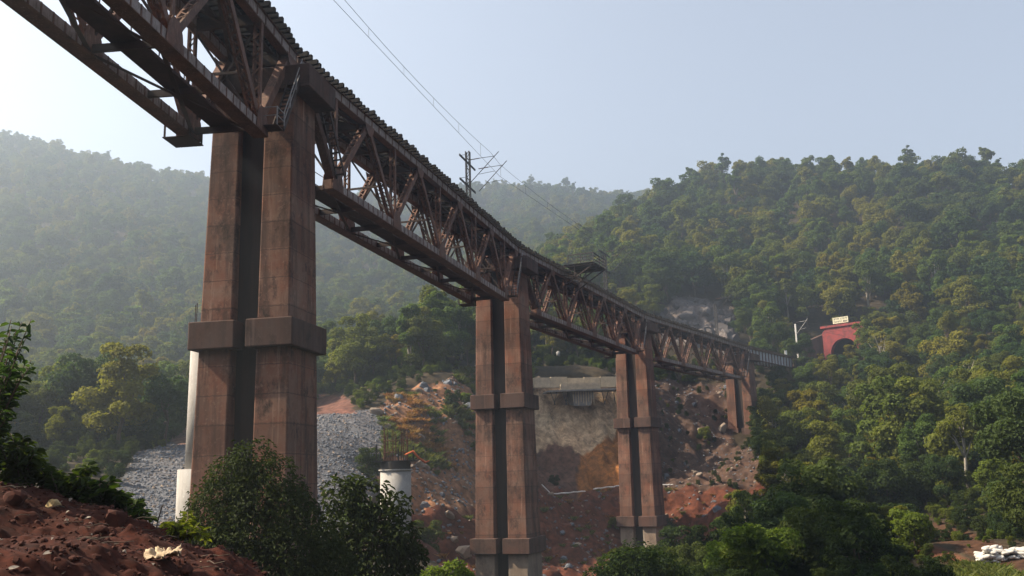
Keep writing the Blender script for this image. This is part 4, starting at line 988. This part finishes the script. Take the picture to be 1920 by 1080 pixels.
tf = [tuft(401, 'grass_green'), tuft(402, 'grass_green', 90, 1.3), tuft(403, 'grass_orange', 90, 1.1), tuft(404, 'grass_orange', 70, .8)]
q = rand_zone('rocky', -30, 15, 90, 180, 14000); ux, uy = proj(q); gd = vnoise(q[:, :2] / 6, 77); q = q[(gd > -.15) & (uy < 880)]; q[:, 2] = surf_z(q); m_ = len(q); gd2 = vnoise(q[:, :2] / 5, 78)
tag(scatter('dry_grass', q, np.where(gd2 > .34, RNG.integers(2, 4, m_), RNG.integers(0, 2, m_)), RNG.uniform(.3, .75, m_), RNG.uniform(0, 6.28, m_), tf), 'green and rust coloured grass tufts on the spoil heap', 'grass')
q = rand_zone('verge', 15, 60, 45, 75, 5000); q[:, 2] = surf_z(q) - .02; m_ = len(q)
if m_: tag(scatter('verge_grass', q, RNG.integers(0, 2, m_), RNG.uniform(.3, .6, m_), RNG.uniform(0, 6.28, m_), tf), 'short olive grass beside the dirt path at lower right', 'grass')
q = rand_zone('red_low', -25, 50, 85, 170, 700); q[:, 2] = surf_z(q); m_ = len(q)
tag(scatter('weeds', q, RNG.integers(0, 4, m_), RNG.uniform(.3, .6, m_), RNG.uniform(0, 6.28, m_), tf), 'scattered weeds on the red slope', 'weeds')
# bushes on the excavation, placed by survey
KB, KB2 = KMID[6], KMID[7]
def bush(x, y, Y, s, k, lab, sz=1.0, name='bush'):
    p = at(x, y, Y); z = float(surf_z(np.array([p]))[0]) - .2; root = tag(empty(name, (p[0], p[1], z), random.uniform(0, 6)), lab, 'bush'); root.scale = (s, s, s * sz)
    inst('crown', k['crown'], root); inst('stem', k['trunk'], root)
for a in ((690, 905, 84, .95, KB2, 'bright yellow green bush left of the unfinished round pier'), (800, 930, 98, .9, KB, 'dark bush right behind the unfinished round pier'), (690, 840, 106, .8, KB, 'dark bush at the lower edge of the grey stone dump'),
          (875, 735, 142, .85, KB2, 'olive bush on the crest left of the second pier'), (850, 760, 138, .7, KB, 'round bush on the grassy spoil heap'), (1318, 812, 182, .85, KB2, 'bright bush among rocks left of the last pier'), (1040, 905, 156, .45, KB, 'small weed bush at the foot of the brown slump'),
          (1150, 960, 148, .6, KB2, 'yellow green bush on the red slope left of the third pier'), (1250, 1000, 146, .8, KB, 'bush at the right of the third pier foot'),
          (1632, 680, 222, 1.45, KMID[0], 'yellow green bushy tree hiding the right half of the tunnel mouth'), (1600, 684, 220, .95, KMID[4], 'yellow grassy bush below the tunnel opening'), (1540, 676, 218, .5, KMID[4], 'yellow bush at the foot of the white mast'), (1570, 682, 218, .6, KMID[7], 'bright bush below the left side of the tunnel mouth'), (1650, 655, 216, 1.5, KMID[1], 'green tree overhanging the right of the tunnel mouth'), (1664, 670, 222, 1.9, KMID[4], 'tall yellow bushy tree right of the tunnel mouth'),
          (1432, 742, 190, .9, KMID[6], 'dark bush right of the last pier cap below the girder'), (1462, 722, 198, .95, KMID[6], 'dark bush under the middle of the girder span'), (1492, 705, 205, .9, KMID[3], 'dark tree at the far end of the girder span'), (1425, 790, 182, 1.0, KMID[6], 'dark bush against the right side of the last pier'), (1455, 770, 186, .9, KMID[1], 'green tree just right of the last pier'), (1426, 718, 192, .7, KMID[6], 'small dark bush tucked under the near end of the girder'), (1446, 712, 196, .75, KMID[6], 'small dark bush under the girder next to the last pier cap')): bush(*a)

#==PART4==
# ------------------------------------------------------------------ foreground planting
def big_leaves(P, N, A, size, rng, asp=.42):
    """pointed folded leaves, 6 corners, two faces; A = leaf axis"""
    N = N / np.linalg.norm(N, axis=1, keepdims=True); a = A - N * (A * N).sum(1, keepdims=True); a /= np.linalg.norm(a, axis=1, keepdims=True); b = np.cross(N, a)
    s = (size * rng.uniform(.65, 1.25, len(P)))[:, None]; w = s * asp * .5; up = N * s * .10
    v = [P, P + a * s * .35 + b * w + up, P + a * s * .72 + b * w * .8 + up - N * s * .06, P + a * s - N * s * .22, P + a * s * .72 - b * w * .8 + up - N * s * .06, P + a * s * .35 - b * w + up]
    V = np.stack(v, 1).reshape(-1, 3); b0 = np.arange(len(P))[:, None] * 6; Qd = np.concatenate([b0 + np.array([[0, 1, 2, 3]]), b0 + np.array([[0, 3, 4, 5]])]); return V, Qd
def leafy_mass(name, loc, lobes, nleaf, leaf, mt, lab, seed, stems=True, droop=.5):
    rng = np.random.default_rng(seed); lb = np.array(lobes, float); w = lb[:, 3] ** 2; w /= w.sum(); k = rng.choice(len(lb), nleaf, p=w); d = rng.normal(size=(nleaf, 3)); d /= np.linalg.norm(d, axis=1, keepdims=True)
    rad = rng.uniform(.4, 1.0, nleaf) ** .33 * (1 + .25 * vnoise(d * 2.2 + k[:, None] * 5.3, seed) + .15 * vnoise(d * 6 + k[:, None] * 2.1, seed + 2))
    P = lb[k, :3] + d * np.c_[lb[k, 3], lb[k, 3], lb[k, 4]] * rad[:, None]; A = d * .7 + rng.normal(size=(nleaf, 3)) * .6 + np.array([0, 0, -droop]); N = d * .6 + rng.normal(size=(nleaf, 3)) * .5 + np.array([0, 0, .5])
    V, Qd = big_leaves(P, N, A, leaf, rng); t = rng.uniform(0, .55, nleaf) + .45 * (vnoise(P * 1.3, seed + 5) * .5 + .5)
    root = tag(empty(name, loc), lab, 'bush' if 'bush' in name else 'tree'); link(bpy.data.objects.new('crown', quads_mesh('crown', V, Qd, mt, np.repeat(t, 6))), root)
    if stems: trunk_mb(seed, max(l_[2] for l_ in lobes) * .8, .07, lobes, 6, 9).build('stem', 'bark', root, True)
    return root
def pxlobes(Y, lst, base):
    """lobes given as (x, y, radius in photo pixels, depth offset)"""
    out = []
    for x, y, r_, dy in lst:
        p = at(x, y, Y + dy); q = r_ * Y / F; out.append((p[0] - base[0], p[1] - base[1], p[2] - base[2], q, q))
    return out
b = at(480, 1080, 26); base = (b[0], 26.0, gz(b[0], 26) - .1)
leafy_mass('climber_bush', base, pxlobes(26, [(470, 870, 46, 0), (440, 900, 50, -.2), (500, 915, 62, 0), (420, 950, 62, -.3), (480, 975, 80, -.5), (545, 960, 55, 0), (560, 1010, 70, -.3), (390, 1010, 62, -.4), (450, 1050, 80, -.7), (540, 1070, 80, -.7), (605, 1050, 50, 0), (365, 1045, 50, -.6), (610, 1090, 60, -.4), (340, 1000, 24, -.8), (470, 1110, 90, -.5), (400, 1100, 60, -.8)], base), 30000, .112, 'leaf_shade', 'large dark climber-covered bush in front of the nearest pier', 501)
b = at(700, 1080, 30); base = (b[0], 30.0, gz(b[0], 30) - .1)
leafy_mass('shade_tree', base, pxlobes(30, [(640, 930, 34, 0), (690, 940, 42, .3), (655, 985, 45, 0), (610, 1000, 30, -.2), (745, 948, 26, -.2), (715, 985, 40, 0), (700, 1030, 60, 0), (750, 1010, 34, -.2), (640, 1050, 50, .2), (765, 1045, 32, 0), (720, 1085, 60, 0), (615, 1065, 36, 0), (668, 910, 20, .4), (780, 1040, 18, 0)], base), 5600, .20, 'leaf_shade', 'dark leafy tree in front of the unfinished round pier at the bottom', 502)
b = at(1190, 1080, 58); base = (b[0], 58.0, gz(b[0], 58) - .1)
leafy_mass('mango_bush', base, pxlobes(58, [(1190, 1062, 42, 0), (1150, 1072, 34, 0), (1235, 1070, 38, 0), (1120, 1085, 24, 0), (1270, 1085, 26, 0), (1195, 1100, 60, 0)], base), 5200, .24, 'leaf_bush', 'rounded dark green bush at the bottom below the third pier', 503)
b = at(840, 1090, 40); base = (b[0], 40.0, gz(b[0], 40) - .1)
leafy_mass('low_bush', base, pxlobes(40, [(850, 1075, 24, 0), (815, 1085, 20, 0), (870, 1088, 20, 0), (790, 1090, 18, 0)], base), 1500, .20, 'leaf_bright', 'low sunlit bush top at the bottom edge left of the second pier', 504)
def shoot_plant(name, loc, shoots, leaf, mt, lab, seed, per=16, cat='plant', rad=.012):
    """stems given as point lists (world); leaves in pairs along them"""
    rng = np.random.default_rng(seed); root = tag(empty(name, loc), lab, cat); PP, NN, AA = [], [], []
    for pts in shoots:
        pts = [np.array(p, float) - np.array(loc) for p in pts]
        m = MB(); m.tube([tuple(p) for p in pts], [rad * (1.15 - .8 * i / (len(pts) - 1)) for i in range(len(pts))], 5); m.build('stem', 'bark', root, True)
        seg = np.array(pts); cum = np.r_[0, np.cumsum(np.linalg.norm(np.diff(seg, axis=0), axis=1))]
        for i in range(per):
            t = cum[-1] * (.18 + .82 * (i + .5) / per); j = min(np.searchsorted(cum, t) - 1, len(seg) - 2); f_ = (t - cum[j]) / (cum[j + 1] - cum[j]); p = seg[j] + (seg[j + 1] - seg[j]) * f_; d = seg[j + 1] - seg[j]; d = d / np.linalg.norm(d)
            s = np.cross(d, [0, 0, 1.0]) + rng.normal(size=3) * .3; s /= np.linalg.norm(s)
            for sg_ in (-1, 1): PP.append(p); AA.append(s * sg_ + d * .5 + rng.normal(size=3) * .25 + np.array([0, 0, -.25])); NN.append(np.array([0, 0, 1.0]) + rng.normal(size=3) * .45)
    V, Qd = big_leaves(np.array(PP), np.array(NN), np.array(AA), leaf, rng); link(bpy.data.objects.new('foliage', quads_mesh('foliage', V, Qd, mt, np.repeat(rng.random(len(PP)), 6))), root); return root
def shoots_px(Y, base_px, tips, n, rng, bend=.25):
    out = []
    for tx, ty in tips:
        for k in range(n):
            A = at(base_px[0] + rng.uniform(-14, 14), base_px[1], Y + rng.uniform(-.25, .25)); B = at(tx + rng.uniform(-22, 22), ty + rng.uniform(-18, 18), Y + rng.uniform(-.6, .6)); C = (A + B) / 2 + np.array([0, 0, bend * np.linalg.norm(B - A)]); out.append([A, (A + C) / 2 * .5 + C * .5, (C + B) / 2 + np.array([0, 0, .03]), B])
    return out
rr = random.Random(11)
for nm, Y, bp, tips, n_, leaf, mt, lab in (
 ('tall_shrub', 10.5, (-45, 930), [(40, 600), (18, 640), (30, 615), (5, 700), (40, 672), (52, 690), (20, 730), (0, 770), (-20, 650)], 2, .115, 'leaf_dark', 'tall dark leafy shoots reaching in at the left edge'),
 ('mound_shrub', 11.0, (30, 935), [(0, 830), (40, 815), (60, 850), (30, 870), (70, 880), (10, 860)], 4, .13, 'leaf_bush', 'bushy shrub on the red mound at the left edge'),
 ('mound_shrub', 11.2, (105, 950), [(60, 880), (95, 870), (150, 895), (170, 885), (120, 905)], 4, .12, 'leaf_bush', 'leafy shrub on the crest of the red mound with arching twig'),
 ('mound_shrub', 11.3, (185, 972), [(150, 925), (205, 915), (180, 935), (225, 945), (140, 945)], 4, .13, 'leaf_bush', 'middle leafy plant on the crest of the red mound'),
 ('mound_shrub', 11.3, (235, 985), [(215, 940), (250, 945), (262, 958), (235, 955)], 3, .11, 'leaf_bush', 'rightmost low plant on the crest of the red mound'),
 ('mound_shrub', 10.8, (345, 1010), [(325, 985), (355, 975), (370, 1000), (335, 1000)], 3, .085, 'leaf_bright', 'small bright green plant where the mound meets the dark bush')):
    sh = shoots_px(Y, bp, tips, n_ + 1, rr, .12); shoot_plant(nm, tuple(at(bp[0], bp[1] + 15, Y)), sh, leaf, mt, lab, 600 + int(bp[0] + 50), 17)
# two broad banana-like leaves on the mound
A = at(175, 968, 11.1); B = at(203, 908, 11.1); rt = tag(empty('broad_leaf_plant', tuple(A)), 'broad drooping leaf plant on the crest of the red mound', 'plant')
for tx, ty, dz in ((205, 908, 0), (160, 905, .2)):
    B = at(tx, ty, 11.1 + dz) - A; m = MB(); nseg = 7; s = np.cross(B, [0, 1, .3]); s /= np.linalg.norm(s)
    for i in range(nseg + 1):
        t = i / nseg; p = B * t + np.array([0, 0, .10 * math.sin(t * math.pi)]); w_ = .075 * math.sin(math.pi * min(1, .12 + t * .88)) + .004
        m.v += [tuple(p - s * w_), tuple(p + np.array([0, 0, .02])), tuple(p + s * w_)]
    for i in range(nseg): m.f += [(3 * i, 3 * i + 1, 3 * i + 4, 3 * i + 3), (3 * i + 1, 3 * i + 2, 3 * i + 5, 3 * i + 4)]
    m.build('leaf_blade', 'leaf_bush', rt)

# ------------------------------------------------------------------ small things on the red mound
def on_mound(x, y):
    """where the sight line meets the mound"""
    d = ray(x, y); best = None
    for Y in np.arange(6.2, 12.5, .05):
        p = d * (Y / d[1])
        if mound_z(p[None, :2])[0] >= p[2]: return np.array([p[0], p[1], mound_z(p[None, :2])[0]])
    return d * (11 / d[1])
CL = [stone_mesh(330 + i, 'clod') for i in range(4)]; pc = [bpy.data.objects.new('clod', me) for me in CL]
q = np.c_[RNG.uniform(-9.5, 1, 16000), RNG.uniform(5.6, 12.4, 16000)]; q = np.c_[q, mound_z(q) + .005]; m_ = len(q)
tag(scatter('soil_clods', q, RNG.integers(0, 4, m_), .010 + .065 * RNG.random(m_) ** 4.0, RNG.uniform(0, 6.28, m_), pc, RNG.uniform(-.6, .6, m_)), 'loose clods of red soil on the foreground mound', 'soil')
lt = []
for i in range(3):
    m = MB(); s = (.035, .05, .028)[i]
    for k in range(5): t = k / 4; w_ = .32 * s * math.sin(math.pi * t) + .001; m.v += [(s * (t - .5), -w_, .006 + .012 * math.sin(t * 5 + i)), (s * (t - .5), w_, .010 + .012 * math.sin(t * 4))]
    for k in range(4): m.f.append((2 * k, 2 * k + 1, 2 * k + 3, 2 * k + 2))
    lt.append(bpy.data.objects.new('litter', m.mesh('litter', ('dry_leaf', 'bark', 'litter_cream')[i])))
for i in range(2):
    m = MB(); m.tube([(-.10, 0, .01), (-.03, .012, .022), (.05, -.01, .014), (.13, .02, .02)], [.004, .004, .003, .002], 4); lt.append(bpy.data.objects.new('litter', m.mesh('litter', 'bark')))
q = np.c_[RNG.uniform(-9.5, 1, 900), RNG.uniform(5.6, 12.4, 900)]; q = np.c_[q, mound_z(q) + .01]; m_ = len(q)
tag(scatter('leaf_litter', q, RNG.integers(0, 5, m_), RNG.uniform(.6, 1.5, m_), RNG.uniform(0, 6.28, m_), lt, RNG.uniform(-.4, .4, m_)), 'dry leaves and twigs strewn on the red mound', 'leaf litter')
def mound_stone(x, y, s, me, lab): p = on_mound(x, y); o = inst('stone', me, None, (p[0], p[1], p[2] + s * .12), (.2, .1, random.uniform(0, 6)), (s, s, s)); tag(o, lab, 'stone')
mound_stone(100, 952, .17, stone_mesh(350, 'stone_yellow'), 'yellowish stone among the plants on the red mound crest')
mound_stone(215, 985, .30, CL[1], 'red clod beside the plants at the mound crest')
mound_stone(25, 945, .26, CL[2], 'reddish lump at the left end of the mound crest')
mound_stone(350, 1078, .15, CL[0], 'reddish lump at the bottom edge of the red mound')
mound_stone(190, 1000, .16, CL[3], 'small dark lump in the middle of the red mound')
def scrap(name, x, y, w_, h_, mt, lab, cat, seed, rz):
    p = on_mound(x, y); n = 22; gx, gy = np.meshgrid(np.linspace(-1, 1, n), np.linspace(-1, 1, n)); g = np.c_[gx.ravel(), gy.ravel()]; rad = np.hypot(g[:, 0], g[:, 1] * 1.05); edge = 1 + .3 * vnoise(g * 2 + seed, seed)
    ok_ = rad < edge * .95; V = np.c_[g[:, 0] * w_, g[:, 1] * h_, np.abs(fbm(g * 1.9, seed, 4, .5)) * w_ * .30 + .012]
    Qd = []
    for j in range(n - 1):
        for i in range(n - 1):
            k = j * n + i; c_ = (k, k + 1, k + n + 1, k + n)
            if all(ok_[list(c_)]): Qd.append(c_)
    o = link(bpy.data.objects.new(name, quads_mesh(name, V, np.array(Qd), mt, smooth=True))); o.location = p; o.rotation_euler = (.25, 0, rz); so = o.modifiers.new('t', 'SOLIDIFY'); so.thickness = .004; tag(o, lab, cat)
scrap('plastic_scrap', 306, 1046, .20, .13, 'litter_cream', 'crumpled cream plastic scrap on the red mound', 'litter', 31, -.2)
def fallen_leaf(x, y, s, rz, lab):
    p = on_mound(x, y); m = MB(); n = 6
    for i in range(n + 1):
        t = i / n; w_ = .22 * s * math.sin(math.pi * t) + .002; zz_ = .08 * s * math.sin(math.pi * t) + .012; m.v += [(s * (t - .5), -w_, zz_ + .03 * s), (s * (t - .5), 0, zz_), (s * (t - .5), w_, zz_ + .03 * s)]
    for i in range(n): m.f += [(3 * i, 3 * i + 1, 3 * i + 4, 3 * i + 3), (3 * i + 1, 3 * i + 2, 3 * i + 5, 3 * i + 4)]
    o = m.build('fallen_leaf', 'dry_leaf', None, True); o.location = p; o.rotation_euler = (.5, -.2, rz); tag(o, lab, 'leaf')
fallen_leaf(90, 1044, .085, .9, 'pale dry leaf lying in the middle of the red mound'); fallen_leaf(24, 1072, .085, .7, 'pale dry leaf at the bottom left corner of the red mound'); fallen_leaf(165, 976, .07, .1, 'small pale leaf near the crest of the red mound')
p = at(294, 984, 13.2); q = at(304, 948, 13.2); tag(MB().tube([tuple(p + np.array([0, 0, -.5])), tuple(p), tuple(q)], .010, 6).build('thin_stake', 'mast_steel'), 'thin dark stake rising in front of the grey stone dump', 'stake')

# ------------------------------------------------------------------ white sacks beside the path
sm = MB(); n1, n2 = 10, 8
V = []
for i in range(n1 + 1):
    th = math.pi * i / n1
    for j in range(n2 * 2):
        ph = math.pi * j / n2; e = .55; sgn = lambda v_: math.copysign(abs(v_) ** e, v_)
        V.append((.36 * sgn(math.cos(th)), .22 * (abs(math.sin(th)) ** e) * sgn(math.cos(ph)), .11 * (abs(math.sin(th)) ** .8) * sgn(math.sin(ph))))
sm.v = V; k2 = n2 * 2
for i in range(n1):
    for j in range(k2): sm.f.append((i * k2 + j, i * k2 + (j + 1) % k2, (i + 1) * k2 + (j + 1) % k2, (i + 1) * k2 + j))
sack = sm.mesh('sack', 'white_sack', True); rr = random.Random(5)
for i in range(64):
    t = rr.random() if i < 56 else 1.12 + rr.random() * .05; x = 1838 + 70 * t; yb = 1046 + 16 * t if i < 56 else 1052; lay = rr.choice((0, 1, 1, 2, 3, 4)) if .08 < t < .55 else rr.choice((0, 0, 1, 2))
    p = at(x, yb, 62.5 + rr.uniform(-.6, .6)); z = float(surf_z(np.array([p]))[0]); s = rr.uniform(.85, 1.15)
    o = inst('sack', sack, None, (p[0], p[1], z + .10 + lay * .18), (rr.uniform(-.25, .25), rr.uniform(-.25, .25), rr.uniform(0, 3.1)), (s, s, s))
    lab = ('white filled sack in the long pile beside the dirt path' if i < 56 else 'white filled sack in the small pile at the right edge'); tag(o, lab, 'sack', lab)

# ------------------------------------------------------------------ air
hz = bpy.data.materials.new('haze'); hz.use_nodes = True; n = hz.node_tree.nodes; n.remove(n["Principled BSDF"]); pv = n.new("ShaderNodeVolumePrincipled")
pv.inputs['Color'].default_value = (.69, .83, 1.0, 1); pv.inputs['Density'].default_value = .00080; pv.inputs['Anisotropy'].default_value = .6
hz.node_tree.links.new(pv.outputs[0], n["Material Output"].inputs['Volume']); M['haze'] = hz
zmax = max(float(P3[:, 2].max()) + 14, 60)
o = MB().box(-2650, 2650, -1560, 2650, float(P3[:, 2].min()) - 1.5, zmax).build('haze', 'haze'); o['kind'] = 'stuff'
